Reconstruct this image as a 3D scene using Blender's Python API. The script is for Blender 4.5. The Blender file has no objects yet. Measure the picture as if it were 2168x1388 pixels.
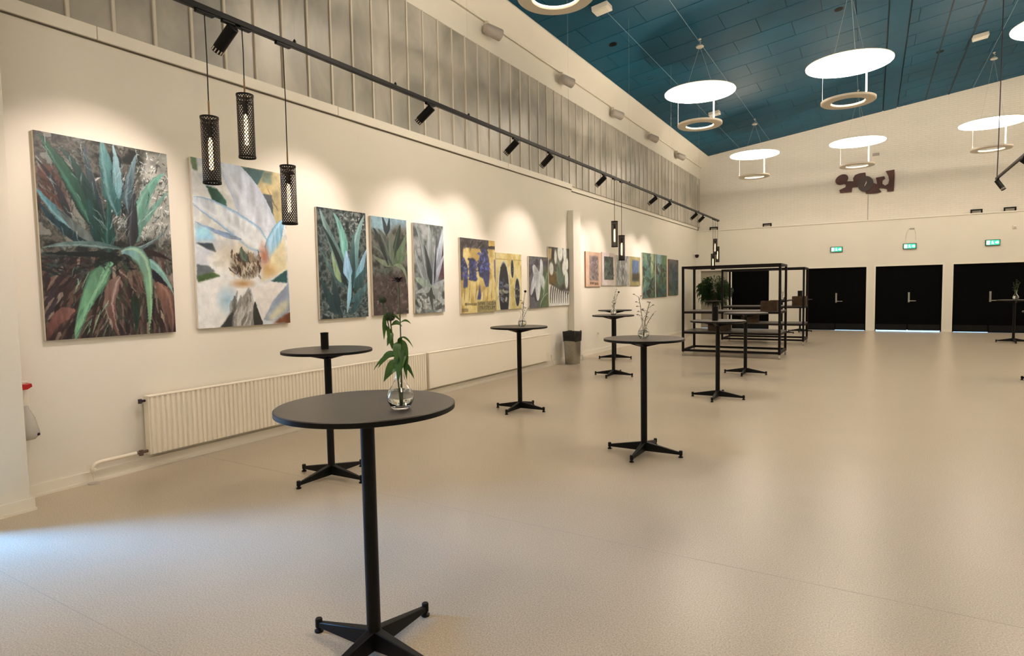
import bpy, bmesh, math, random
import numpy as np
from mathutils import Vector, Matrix
random.seed(7)
RNG = np.random.default_rng(11)
SC = bpy.context.scene
COL = SC.collection
PI = math.pi

# ------------------------------------------------------------------ camera
CAM_H = 1.62
YAW, PITCH, ROLL, FPX = 0.53896964, -0.06209171, -0.0179365, 1276.164
fw = Vector((-math.sin(YAW)*math.cos(PITCH), math.cos(YAW)*math.cos(PITCH), math.sin(PITCH)))
r0 = Vector((math.cos(YAW), math.sin(YAW), 0)); u0 = r0.cross(fw)
rt = math.cos(ROLL)*r0 + math.sin(ROLL)*u0
up = -math.sin(ROLL)*r0 + math.cos(ROLL)*u0
cam = bpy.data.cameras.new('camera'); camo = bpy.data.objects.new('camera', cam); COL.objects.link(camo)
cam.sensor_width = 36.0; cam.lens = FPX/2168*36.0; cam.clip_start = 0.05; cam.clip_end = 200
camo.matrix_world = Matrix(((rt.x, up.x, -fw.x, 0), (rt.y, up.y, -fw.y, 0), (rt.z, up.z, -fw.z, CAM_H), (0, 0, 0, 1)))
SC.camera = camo

# ------------------------------------------------------------------ world, exposure, strengths
w = bpy.data.worlds.new('world'); SC.world = w; w.use_nodes = True
wb = w.node_tree.nodes['Background']; wb.inputs[0].default_value = (0.45, 0.72, 1.0, 1); wb.inputs[1].default_value = 5.0
SC.view_settings.view_transform = 'Standard'
try: SC.view_settings.look = 'None'
except Exception: pass
SC.view_settings.exposure = 0.42; SC.view_settings.gamma = 1.0
try: SC.view_settings.use_curve_mapping = False
except Exception: pass
WARM = (1.0, 0.87, 0.715)
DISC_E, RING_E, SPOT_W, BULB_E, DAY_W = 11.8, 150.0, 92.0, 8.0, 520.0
la = bpy.data.lights.new('daylight_glass_door', 'AREA'); la.shape = 'RECTANGLE'; la.size = 1.1; la.size_y = 1.8
la.energy = DAY_W; la.color = (0.13, 0.43, 1.0); la.spread = math.radians(100)
lo = bpy.data.objects.new('daylight_glass_door', la); COL.objects.link(lo)
lo.location = (-7.0, -0.15, 1.35); lo.rotation_euler = Vector((1.0, 0.88, -0.35)).to_track_quat('-Z', 'Z').to_euler()

# ------------------------------------------------------------------ helpers
def S(r, g, b):
    f = lambda c: (c/255/12.92) if c/255 <= 0.04045 else ((c/255+0.055)/1.055)**2.4
    return (f(r), f(g), f(b), 1.0)

def mat(name, col, rough=0.5, metal=0.0, spec=0.5, noise=None, bump=None, coat=0.0, trans=0.0, ior=1.45, emit=None, es=0.0):
    """noise=(scale, amount): colour variation; bump=(scale, strength, distance)"""
    m = bpy.data.materials.new(name); m.use_nodes = True
    nt = m.node_tree; p = nt.nodes['Principled BSDF']
    p.inputs['Base Color'].default_value = col
    p.inputs['Roughness'].default_value = rough; p.inputs['Metallic'].default_value = metal
    p.inputs['Specular IOR Level'].default_value = spec; p.inputs['Coat Weight'].default_value = coat
    p.inputs['Transmission Weight'].default_value = trans; p.inputs['IOR'].default_value = ior
    if emit: p.inputs['Emission Color'].default_value = (*emit[:3], 1); p.inputs['Emission Strength'].default_value = es
    tc = nt.nodes.new('ShaderNodeTexCoord')
    if noise:
        n = nt.nodes.new('ShaderNodeTexNoise'); n.inputs['Scale'].default_value = noise[0]; n.inputs['Detail'].default_value = 4
        nt.links.new(tc.outputs['Object'], n.inputs['Vector'])
        mp = nt.nodes.new('ShaderNodeMapRange'); mp.inputs['From Min'].default_value = 0.3; mp.inputs['From Max'].default_value = 0.7
        mp.inputs['To Min'].default_value = 1-noise[1]; mp.inputs['To Max'].default_value = 1+noise[1]
        nt.links.new(n.outputs['Fac'], mp.inputs['Value'])
        mx = nt.nodes.new('ShaderNodeVectorMath'); mx.operation = 'SCALE'; mx.inputs[0].default_value = col[:3]
        nt.links.new(mp.outputs['Result'], mx.inputs['Scale']); nt.links.new(mx.outputs[0], p.inputs['Base Color'])
    if bump:
        n = nt.nodes.new('ShaderNodeTexNoise'); n.inputs['Scale'].default_value = bump[0]; n.inputs['Detail'].default_value = 3
        nt.links.new(tc.outputs['Object'], n.inputs['Vector'])
        b = nt.nodes.new('ShaderNodeBump'); b.inputs['Strength'].default_value = bump[1]; b.inputs['Distance'].default_value = bump[2]
        nt.links.new(n.outputs['Fac'], b.inputs['Height']); nt.links.new(b.outputs['Normal'], p.inputs['Normal'])
    return m

class MB:
    """collects shapes that together form ONE part"""
    def __init__(s): s.v = []; s.f = []
    def add(s, vs, fs):
        o = len(s.v); s.v += [tuple(v) for v in vs]; s.f += [tuple(i+o for i in f) for f in fs]; return s
    def box(s, x0, x1, y0, y1, z0, z1):
        return s.add([(x0,y0,z0),(x1,y0,z0),(x1,y1,z0),(x0,y1,z0),(x0,y0,z1),(x1,y0,z1),(x1,y1,z1),(x0,y1,z1)],
                     [(0,3,2,1),(4,5,6,7),(0,1,5,4),(1,2,6,5),(2,3,7,6),(3,0,4,7)])
    def lathe(s, prof, n=24, c=(0,0,0), closed=False):
        vs = []; fs = []; k = len(prof)
        for r, z in prof:
            for i in range(n):
                a = 2*PI*i/n; vs.append((c[0]+r*math.cos(a), c[1]+r*math.sin(a), c[2]+z))
        for j in range(k if closed else k-1):
            j2 = (j+1) % k
            for i in range(n):
                i2 = (i+1) % n; fs.append((j*n+i, j*n+i2, j2*n+i2, j2*n+i))
        if not closed:
            if prof[0][0] > 1e-5: fs.append(tuple(range(n-1, -1, -1)))
            if prof[-1][0] > 1e-5: fs.append(tuple((k-1)*n+i for i in range(n)))
        return s.add(vs, fs)
    def tube(s, pts, rad, n=8, caps=True):
        pts = [Vector(p) for p in pts]; m = len(pts)
        rads = rad if isinstance(rad, (list, tuple)) else [rad]*m
        vs = []; fs = []; ref = None
        for i, p in enumerate(pts):
            d = (pts[min(i+1, m-1)]-pts[max(i-1, 0)]).normalized()
            if ref is None: ref = Vector((0,0,1)) if abs(d.z) < 0.9 else Vector((1,0,0))
            a = d.cross(ref).normalized(); b = d.cross(a).normalized(); ref = -(d.cross(a).cross(d)).cross(d) if False else ref
            for k in range(n):
                t = 2*PI*k/n; vs.append(p + a*(rads[i]*math.cos(t)) + b*(rads[i]*math.sin(t)))
        for i in range(m-1):
            for k in range(n):
                k2 = (k+1) % n; fs.append((i*n+k, i*n+k2, (i+1)*n+k2, (i+1)*n+k))
        if caps: fs.append(tuple(range(n-1, -1, -1))); fs.append(tuple((m-1)*n+k for k in range(n)))
        return s.add(vs, fs)
    def prism(s, poly, axis, a, b):
        """extrude a 2D outline along an axis between a and b; poly in the two other coordinates"""
        def P(u, v, t): return {'x': (t,u,v), 'y': (u,t,v), 'z': (u,v,t)}[axis]
        n = len(poly)
        vs = [P(u, v, a) for u, v in poly]+[P(u, v, b) for u, v in poly]
        fs = [tuple(range(n)), tuple(range(2*n-1, n-1, -1))]+[(i, i+n, (i+1) % n+n, (i+1) % n) for i in range(n)]
        return s.add(vs, fs)
    def mesh(s, name, smooth=True, ang=40):
        me = bpy.data.meshes.new(name); me.from_pydata(s.v, [], s.f)
        bm = bmesh.new(); bm.from_mesh(me); bmesh.ops.recalc_face_normals(bm, faces=bm.faces); bm.to_mesh(me); bm.free()
        if smooth:
            me.polygons.foreach_set('use_smooth', [True]*len(me.polygons)); me.set_sharp_from_angle(angle=math.radians(ang))
        return me
    def build(s, name, m, parent=None, smooth=True, ang=40, bevel=0):
        return obj(name, s.mesh(name, smooth, ang), m, parent, bevel)

def obj(name, me, m, parent=None, bevel=0):
    if m is not None and not me.materials: me.materials.append(m)
    o = bpy.data.objects.new(name, me); COL.objects.link(o)
    if parent is not None: o.parent = parent
    if bevel:
        bv = o.modifiers.new('bevel', 'BEVEL'); bv.width = bevel; bv.segments = 2; bv.limit_method = 'ANGLE'
    return o
def tag(o, label=None, cat=None, group=None, kind=None):
    for k, v in (('label', label), ('category', cat), ('group', group), ('kind', kind)):
        if v: o[k] = v
    return o
def thing(name, label, cat, loc=(0,0,0), rz=0, group=None):
    o = bpy.data.objects.new(name, None); COL.objects.link(o); o.empty_display_size = 0.1
    o.location = loc; o.rotation_euler = (0, 0, rz)
    return tag(o, label, cat, group)
def struct(o, label=None): return tag(o, label=label, kind='structure')
def copy_tree(o, parent=None):
    c = o.copy(); COL.objects.link(c)
    if parent is not None: c.parent = parent
    for ch in o.children: copy_tree(ch, c)
    return c
def dup(o, loc, rz=None, label=None, group=None):
    c = copy_tree(o); c.location = loc
    if rz is not None: c.rotation_euler = (0, 0, rz)
    tag(c, label, None, group); return c

# ------------------------------------------------------------------ materials
M = {}
M['wall'] = mat('white_wall_paint', S(226, 221, 208), 0.6, spec=0.3, noise=(1.1, 0.015), bump=(160, 0.05, 0.002))
M['trim'] = mat('white_trim_paint', S(232, 226, 212), 0.4)
M['dark_gap'] = mat('dark_shadow_gap', S(104, 98, 86), 0.8)
M['black'] = mat('black_powder_coat', S(9, 8, 8), 0.45, spec=0.25, noise=(40, 0.15))
M['tabletop'] = mat('black_laminate', S(74, 66, 60), 0.38, noise=(220, 0.12), bump=(500, 0.08, 0.0005))
M['door'] = mat('black_door_paint', S(4, 4, 4), 0.6, spec=0.06)
M['steel'] = mat('brushed_steel', S(170, 168, 160), 0.3, metal=1.0, noise=(25, 0.1))
M['greylamp'] = mat('grey_lamp_paint', S(172, 164, 156), 0.4)
M['radiator'] = mat('white_radiator_enamel', S(232, 224, 206), 0.35)
M['glass'] = mat('clear_glass', (1, 1, 1, 1), 0.02, trans=1.0, ior=1.46)
M['water'] = mat('water', (0.96, 1, 0.97, 1), 0.0, trans=1.0, ior=1.33)
M['brass'] = mat('brass', S(150, 122, 90), 0.35, metal=0.8)
M['valve'] = mat('dull_valve_metal', S(112, 94, 82), 0.45, metal=0.5)
M['bulb'] = mat('lit_tube_bulb', S(255, 220, 160), 0.4, emit=(1.0, 0.66, 0.30), es=BULB_E)
M['canvas'] = mat('raw_canvas', S(222, 214, 198), 0.8, bump=(900, 0.2, 0.0006))
M['ring'] = mat('white_lamp_enamel', S(214, 204, 186), 0.45)
M['disc'] = mat('bounce_glow_disc', S(240, 236, 226), 0.6, emit=WARM, es=DISC_E)  # emission stands in for ring tube light bounced down by the disc
M['ringlight'] = mat('lit_ring_tube', S(250, 245, 230), 0.5, emit=WARM, es=RING_E)
M['lens'] = mat('lit_spot_lens', S(250, 240, 220), 0.3, emit=(1.0, 0.88, 0.74), es=6.0)
M['cable'] = mat('grey_cable', S(190, 190, 190), 0.5)
M['darkcable'] = mat('dark_cable', S(40, 26, 38), 0.6)
M['crate'] = mat('brown_wood_crate', S(68, 52, 38), 0.65, spec=0.2, noise=(14, 0.25))
M['sculpt'] = mat('dark_brown_wood', S(68, 32, 24), 0.55, noise=(3, 0.25))
M['sculptdial'] = mat('dark_dial_wood', S(52, 36, 30), 0.5, noise=(6, 0.15))
M['greydoor'] = mat('grey_door_paint', S(150, 144, 128), 0.5)
M['stem'] = mat('green_stem', S(70, 88, 42), 0.5)
M['leaf'] = mat('green_leaf', S(54, 92, 36), 0.42, noise=(30, 0.25))
M['bloomdark'] = mat('dark_bloom', S(40, 24, 34), 0.7)
M['bloomgreen'] = mat('green_seed_head', S(52, 66, 40), 0.7, noise=(60, 0.3))
M['bloompale'] = mat('pale_bloom', S(120, 104, 92), 0.6)
M['plant'] = mat('dark_green_foliage', S(32, 56, 24), 0.45, noise=(5, 0.4))
M['bag'] = mat('black_bin_bag', S(14, 14, 14), 0.35, bump=(30, 0.6, 0.01))
M['red'] = mat('red_plastic', S(176, 24, 24), 0.35)
M['clear'] = mat('cloudy_plastic', S(225, 222, 214), 0.25, trans=0.55)
M['sign_frame'] = mat('sign_housing', S(60, 90, 76), 0.5)
M['sign_green'] = mat('lit_green_sign', S(10, 150, 90), 0.5, emit=(0.06, 0.80, 0.45), es=0.9)
M['sign_white'] = mat('lit_white_pictogram', S(240, 255, 246), 0.5, emit=(0.72, 1.0, 0.86), es=1.6)
M['shelftop'] = mat('dark_laminate_shelf', S(66, 62, 58), 0.33, noise=(30, 0.1))
M['plastic'] = mat('white_plastic', S(232, 226, 212), 0.4)

# linoleum: fine speckle, seams every 2 m across the hall, satin gloss
m = mat('beige_linoleum', S(196, 184, 166), 0.27, spec=0.45); M['floor'] = m
nt = m.node_tree; p = nt.nodes['Principled BSDF']; tc = [n for n in nt.nodes if n.type == 'TEX_COORD'][0]
n1 = nt.nodes.new('ShaderNodeTexNoise'); n1.inputs['Scale'].default_value = 130; n1.inputs['Detail'].default_value = 3
n2 = nt.nodes.new('ShaderNodeTexNoise'); n2.inputs['Scale'].default_value = 1.3; n2.inputs['Detail'].default_value = 5
for n in (n1, n2): nt.links.new(tc.outputs['Object'], n.inputs['Vector'])
cr = nt.nodes.new('ShaderNodeValToRGB'); cr.color_ramp.elements[0].position = 0.32; cr.color_ramp.elements[0].color = S(168, 153, 134)
cr.color_ramp.elements[1].position = 0.66; cr.color_ramp.elements[1].color = S(208, 195, 174)
nt.links.new(n1.outputs['Fac'], cr.inputs['Fac'])
mx = nt.nodes.new('ShaderNodeMix'); mx.data_type = 'RGBA'; mx.blend_type = 'MULTIPLY'; mx.inputs[0].default_value = 0.16
nt.links.new(cr.outputs['Color'], mx.inputs[6]); nt.links.new(n2.outputs['Fac'], mx.inputs[7])
nt.links.new(mx.outputs[2], p.inputs['Base Color'])
rr = nt.nodes.new('ShaderNodeMapRange'); rr.inputs['To Min'].default_value = 0.27; rr.inputs['To Max'].default_value = 0.31
nt.links.new(n2.outputs['Fac'], rr.inputs['Value']); nt.links.new(rr.outputs['Result'], p.inputs['Roughness'])
# painted brick (courses only a few pixels high in the photo: relief in the material)
m = mat('white_painted_brick', S(228, 222, 210), 0.6, spec=0.3); M['brick'] = m
nt = m.node_tree; p = nt.nodes['Principled BSDF']; tc = [n for n in nt.nodes if n.type == 'TEX_COORD'][0]
mp = nt.nodes.new('ShaderNodeMapping'); mp.inputs['Rotation'].default_value = (PI/2, 0, 0)
bt = nt.nodes.new('ShaderNodeTexBrick'); bt.inputs['Scale'].default_value = 1.0; bt.inputs['Brick Width'].default_value = 0.24
bt.inputs['Row Height'].default_value = 0.067; bt.inputs['Mortar Size'].default_value = 0.006
bt.inputs['Color1'].default_value = S(231, 225, 213); bt.inputs['Color2'].default_value = S(228, 222, 210); bt.inputs['Mortar'].default_value = S(220, 213, 200)
nt.links.new(tc.outputs['Object'], mp.inputs['Vector']); nt.links.new(mp.outputs[0], bt.inputs['Vector'])
nt.links.new(bt.outputs['Color'], p.inputs['Base Color'])
b = nt.nodes.new('ShaderNodeBump'); b.invert = True; b.inputs['Strength'].default_value = 0.45; b.inputs['Distance'].default_value = 0.005
nt.links.new(bt.outputs['Fac'], b.inputs['Height']); nt.links.new(b.outputs['Normal'], p.inputs['Normal'])
# channel glass: cloudy grey, streaked
def glass_mat():
    m = mat('cloudy_channel_glass', S(150, 146, 134), 0.34, spec=0.5)
    nt = m.node_tree; p = nt.nodes['Principled BSDF']; g = nt.nodes.new('ShaderNodeNewGeometry')
    mp = nt.nodes.new('ShaderNodeMapping'); mp.inputs['Scale'].default_value = (1.0, 1.0, 0.62)
    nt.links.new(g.outputs['Position'], mp.inputs['Vector'])
    n = nt.nodes.new('ShaderNodeTexNoise'); n.inputs['Scale'].default_value = 1.25; n.inputs['Detail'].default_value = 5; n.inputs['Distortion'].default_value = 0.6
    nt.links.new(mp.outputs[0], n.inputs['Vector'])
    cr = nt.nodes.new('ShaderNodeValToRGB'); e = cr.color_ramp.elements
    e[0].position = 0.30; e[0].color = S(132, 130, 121); e[1].position = 0.70; e[1].color = S(196, 190, 178)
    nt.links.new(n.outputs['Fac'], cr.inputs['Fac']); nt.links.new(cr.outputs['Color'], p.inputs['Base Color'])
    return m
M['cglass'] = glass_mat()
M['rib'] = mat('pale_glass_joint', S(208, 200, 184), 0.5)
M['ceil'] = mat('teal_acoustic_panel', S(6, 70, 94), 0.55, spec=0.16, noise=(0.9, 0.08), bump=(300, 0.1, 0.001))
M['ceilbase'] = mat('dark_teal_gap', S(8, 34, 46), 0.8)

# ------------------------------------------------------------------ room shell
WX, WXF, BY, BYU, RX, NY = -5.88, -5.98, 24.40, 24.55, 8.0, -5.0
CS = 0.1325                                                     # ceiling slope
def CZ(x): return 6.712 + CS*(x+5.662)
DOORS = [(-4.66, -3.33, 2.27), (-2.08, -0.187, 2.22), (0.09, 1.98, 2.22), (2.268, 4.16, 2.22)]
GREY = (-5.86, -4.80, 2.25)
struct(MB().box(-6.3, RX+0.2, NY-0.2, BY, -0.2, 0).build('floor', M['floor'], smooth=False), 'beige speckled linoleum floor with a satin sheen')
# thin seams between linoleum sheets
fl = bpy.data.objects['floor']
for k, y in enumerate((1.43, 3.56)):
    MB().box(-5.86, RX, y-0.002, y+0.002, -0.002, 0.0006).build('floor_seam', mat('seam_%d' % k, S(172, 160, 142), 0.5) if k == 0 else bpy.data.materials['seam_0'], fl, smooth=False)

wl = MB().box(-6.3, WX, 1.36, 12.55, 0, 3.87).box(-6.3, WXF, 12.55, BYU+0.2, 0, 3.87)
wl.box(-6.3, WX, NY, 0.50, 0, 3.87).box(-6.3, WX, 0.50, 1.36, 2.1, 3.87).box(-6.3, WX-0.03, NY, BYU+0.2, 5.86, 6.32)
wl.prism([(WX-0.03, 6.32), (-6.3, 6.32), (-6.3, 7.2), (-5.60, 7.2), (-5.60, CZ(-5.6)-0.02)], 'y', NY, BYU+0.2)
wlo = struct(wl.build('wall_left', M['wall'], smooth=False), 'cream white side wall hung with paintings')
near = MB().box(-6.3, WX+0.35, 1.36, 1.99, 0, 6.0)
tag(struct(near.build('wall_pier', M['wall'], smooth=False, bevel=0.006)), 'white wall pier at the left edge, nearest the camera')
tag(struct(MB().box(WXF-0.1, -5.74, 12.33, 12.72, 0, 3.38).build('wall_column', M['wall'], smooth=False, bevel=0.006)), 'white boxed column on the side wall behind the bin')
# clerestory of channel glass, with each pane and joint its own piece
win = struct(MB().box(-6.25, -5.97, NY, BYU+0.1, 3.86, 5.9).build('window_1', mat('glass_backing', S(120, 116, 106), 0.8), smooth=False), 'high band of cloudy grey channel glass')
pane_me = MB().box(-5.955, -5.925, -0.176, 0.176, 3.97, 5.88).mesh('pane', smooth=False); pane_me.materials.append(M['cglass'])
rib_me = MB().box(-5.94, -5.905, -0.013, 0.013, 3.97, 5.87).mesh('glass_joint', smooth=False); rib_me.materials.append(M['rib'])
k = 0; y = 2.621-0.368*20
while y < BYU:
    o = bpy.data.objects.new('glass_joint', rib_me); COL.objects.link(o); o.parent = win; o.location = (0, y, 0)
    o = bpy.data.objects.new('pane', pane_me); COL.objects.link(o); o.parent = win; o.location = (random.uniform(-0.003, 0.003), y+0.184, 0)
    y += 0.368
# ledge board under the glass, in lengths, over a dark gap
tb = struct(MB().box(-6.1, WX+0.006, NY, 12.55, 3.858, 3.874).box(-6.1, WXF+0.006, 12.55, BY-0.1, 3.858, 3.874).build('trim_1', M['dark_gap'], smooth=False), 'dark gap under the white ledge board')
js = [-4.9, 0.05, 2.815, 5.588, 9.76, 12.55, 14.8, 17.6, 20.4, 24.32]
for a, c in zip(js[:-1], js[1:]):
    xe = (WX if c < 12.6 else WXF)+0.03
    MB().box(-6.05, xe, a+0.003, c-0.003, 3.872, 3.985).build('ledge_board', M['trim'], tb, smooth=False, bevel=0.004)
# back wall with openings
bw = MB()
xs = [(-6.3, GREY[0]), (GREY[1], DOORS[0][0])] + [(DOORS[i][1], DOORS[i+1][0]) for i in range(3)] + [(DOORS[3][1], RX+0.2)]
for a, c in xs: bw.box(a, c, BY, BYU+0.25, 0, 2.22)
bw.box(-6.3, RX+0.2, BY, BYU+0.25, 2.28, 3.80)
for a, c, t in DOORS+[GREY]: bw.box(a, c, BY, BYU+0.25, t, 2.28) if t < 2.28 else None
for a, c in xs: bw.box(a, c, BY, BYU+0.25, 2.22, 2.28)
struct(bw.build('wall_back', M['wall'], smooth=False), 'white end wall with the black doors')
struct(MB().box(-6.3, RX+0.2, BYU, BYU+0.25, 3.80, 9.2).build('wall_back_brick', M['brick'], smooth=False), 'white painted brick wall above the ledge')
struct(MB().box(-6.3, RX+0.2, BY-0.025, BYU, 3.79, 3.83).build('trim_2', M['trim'], smooth=False, bevel=0.004), 'narrow white ledge across the end wall')
struct(MB().box(RX, RX+0.2, NY, BYU+0.25, 0, 9.2).build('wall_right', M['wall'], smooth=False))
struct(MB().box(-6.3, RX+0.2, NY-0.2, NY, 0, 9.2).build('wall_near', M['wall'], smooth=False))
# glass door beside the pier (out of view to the left): where the blue daylight comes from
gd = struct(MB().box(-6.05, -5.97, 0.50, 0.55, 0, 2.1).box(-6.05, -5.97, 1.31, 1.36, 0, 2.1).box(-6.05, -5.97, 0.55, 1.31, 2.02, 2.1).box(-6.05, -5.97, 0.55, 1.31, 0, 0.10).build('door_5', M['trim'], smooth=False), 'white framed glass door beside the pier')
tg = bpy.data.materials.new('thin_door_glass'); tg.use_nodes = True; _n = tg.node_tree; _n.nodes.clear()
_o = _n.nodes.new('ShaderNodeOutputMaterial'); _m = _n.nodes.new('ShaderNodeMixShader'); _m.inputs[0].default_value = 0.08
_n.links.new(_n.nodes.new('ShaderNodeBsdfTransparent').outputs[0], _m.inputs[1]); _n.links.new(_n.nodes.new('ShaderNodeBsdfGlossy').outputs[0], _m.inputs[2]); _n.links.new(_m.outputs[0], _o.inputs[0])
MB().box(-6.02, -6.01, 0.55, 1.31, 0.10, 2.02).build('pane', tg, gd, smooth=False)
struct(MB().box(-12, -6.3, NY, 6, -0.2, -0.02).build('ground_beside_door', M['floor'], smooth=False))
# ground outside, seen as the bright slit under the doors
struct(MB().box(-8, RX+1, BYU+0.25, 40, -0.2, -0.004).build('ground_outside', mat('pale_paving', S(200, 205, 210), 0.8), smooth=False))
struct(MB().box(-8, RX+1, BY, BYU+0.25, -0.2, -0.004).build('door_sill', mat('grey_sill', S(150, 150, 150), 0.6), smooth=False))
# baseboards
bb = MB().box(WX, WX+0.018, 1.99, 12.33, 0, 0.10).box(WX, WX+0.026, 1.99, 12.33, 0, 0.022)
struct(bb.build('baseboard_left', M['trim'], smooth=False), 'white baseboard along the side wall')
bb = MB().box(WXF, WXF+0.018, 12.72, BY, 0, 0.10).box(WXF, WXF+0.026, 12.72, BY, 0, 0.022).box(-5.74, -5.722, 12.31, 12.74, 0, 0.10).box(WXF, -5.722, 12.72, 12.738, 0, 0.1).box(WX, -5.722, 12.312, 12.33, 0, 0.1)
struct(bb.build('baseboard_far', M['trim'], smooth=False), 'white baseboard past the boxed column')
bb = MB()
for e, zt in ((0.02, 0.10), (0.028, 0.022)): bb.prism([(WX+0.03, 1.992), (WX+0.352, 1.992), (WX+0.352, 1.34), (WX+0.352+e, 1.34), (WX+0.352+e, 1.992+e), (WX+0.03, 1.992+e)], 'z', 0.0005, zt)
struct(bb.build('baseboard_pier', M['trim'], smooth=False), 'white baseboard around the pier')
bb = MB()
for a, c in xs: bb.box(max(a, WXF), c, BY-0.016, BY, 0, 0.09)
struct(bb.build('baseboard_back', M['trim'], smooth=False))

# ceiling: sloping, teal panels 1.2 x 0.8 m laid in bond, each its own piece
ang = math.atan(CS)
x0c, x1c = -5.62, RX+0.2
ce = struct(MB().prism([(x0c, CZ(x0c)+0.02), (x1c, CZ(x1c)+0.02), (x1c, CZ(x1c)+0.25), (x0c, CZ(x0c)+0.25)], 'y', NY, BYU+0.1).build('ceiling', M['ceilbase'], smooth=False), 'sloping teal ceiling of acoustic panels')
def panel(name, xa, xb, ya, yb, drop=0.0, m=None, th=0.022):
    cx, cy = (xa+xb)/2, (ya+yb)/2; hx, hy = (xb-xa)/2/math.cos(ang), (yb-ya)/2
    key = 'panel_%.3f_%.3f_%.3f' % (hx, hy, th)
    me = bpy.data.meshes.get(key)
    if me is None:
        me = MB().box(-hx, hx, -hy, hy, 0, th).mesh(key, smooth=False); me.materials.append(m or M['ceil'])
    o = bpy.data.objects.new(name, me); COL.objects.link(o); o.parent = ce
    o.location = (cx, cy, CZ(cx)-drop+random.uniform(-0.0015, 0.0015)); o.rotation_euler = (random.uniform(-.0012, .0012), -ang, 0)
ROWH = 0.8055; ys0 = 11.31-ROWH*9
j = 0
while ys0+j*ROWH < BYU+0.05:
    ya = ys0+j*ROWH; yb = min(ya+ROWH, BYU+0.08)
    xa = -5.60; off = 0.6 if j % 2 else 0.0
    edges = [-5.60] + [e for e in (-5.16+off+1.193*i-0.6 for i in range(12)) if -5.5 < e < 5.6] + [5.6]
    cuts = [(0.20, 0.63)]
    for a, c in zip(edges[:-1], edges[1:]):
        segs = [(a, c)]
        for (u, v) in cuts:
            segs = [q for (s, t) in segs for q in ((s, min(t, u)), (max(s, v), t)) if q[1]-q[0] > 0.05]
        for s, t in segs: panel('ceiling_panel', s+0.006, t-0.006, ya+0.009, yb-0.009)
    j += 1
panel('ceiling_batten', 0.225, 0.605, ys0, BYU+0.08, 0.0, None, 0.024)
for x in (1.40, 2.03):
    panel('ceiling_groove', x-0.018, x+0.018, ys0, BYU+0.08, 0.004, M['ceilbase'], 0.01)
for x in (-3.36, -0.46, 2.65):                                   # thin cables along the lamp rows
    o = MB().tube([(x, 5, CZ(x)-0.012), (x, BYU, CZ(x)-0.012)], 0.006, 6).build('lamp_row_cable', mat('blue_grey_cable', S(120, 150, 165), 0.5), ce)
o = MB().tube([(-4.42, 11.0, CZ(-4.42)-0.008), (-4.42, BYU, CZ(-4.42)-0.008)], 0.005, 6).build('ceiling_cable', bpy.data.materials['blue_grey_cable'], ce)

# ------------------------------------------------------------------ doors
def handle(parent, x, z, s=1):
    h = MB().box(x-0.028, x+0.028, BY+0.0, BY+0.03, z-0.17, z+0.17).build('handle_plate', M['steel'], parent, bevel=0.006)
    MB().tube([(x, BY+0.02, z-0.12), (x, BY-0.045, z-0.12), (x+0.03, BY-0.055, z-0.12), (x+0.2*s, BY-0.055, z-0.12)], 0.013, 10).build('lever', M['steel'], h)
for i, (a, c, t) in enumerate(DOORS):
    fr = struct(MB().box(a, a+0.03, BY+0.0, BY+0.12, 0, t).box(c-0.03, c, BY+0.0, BY+0.12, 0, t).box(a, c, BY+0.0, BY+0.12, t-0.03, t).build('door_%d' % (i+1), M['door'], smooth=False),
                ['black door behind the shelf racks', 'black double door partly behind the rack', 'black double door in the middle of the end wall', 'black double door at the right edge'][i])
    mid = (a+c)/2; gap = 0.045 if i == 2 else 0.014
    if i == 0: leaves = [(a+0.02, c-0.02)]
    else: leaves = [(a+0.02, mid), (mid, c-0.02)]
    for q, (u, v) in enumerate(leaves):
        gp = gap if (i == 2 or (i == 1 and q == 1) or (i == 3 and q == 0)) else 0.0
        lf = MB().box(u, v, BY+0.035, BY+0.085, gp, t-0.02).build('door_leaf', M['door'], fr, smooth=False)
        MB().box(u+0.02, v-0.02, BY+0.03, BY+0.036, 0.03, 0.23).build('kick_plate', M['black'], lf, smooth=False)
    if i: handle(fr, mid+0.03, 1.15)
    # white architrave
    MB().box(a-0.05, a, BY-0.012, BY, 0, t+0.05).box(c, c+0.05, BY-0.012, BY, 0, t+0.05).box(a, c, BY-0.012, BY, t, t+0.05).build('architrave', M['trim'], fr, smooth=False)
a, c, t = GREY
gf = struct(MB().box(a, c, BY+0.05, BY+0.09, 0.006, t).build('door_6', M['greydoor'], smooth=False), 'plain grey door in the corner behind the plant')
MB().box(a-0.05, a+0.02, BY-0.015, BY+0.05, 0, t+0.05).box(c-0.02, c+0.05, BY-0.015, BY+0.05, 0, t+0.05).box(a, c, BY-0.015, BY+0.05, t, t+0.05).build('architrave', M['trim'], gf, smooth=False)
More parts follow.
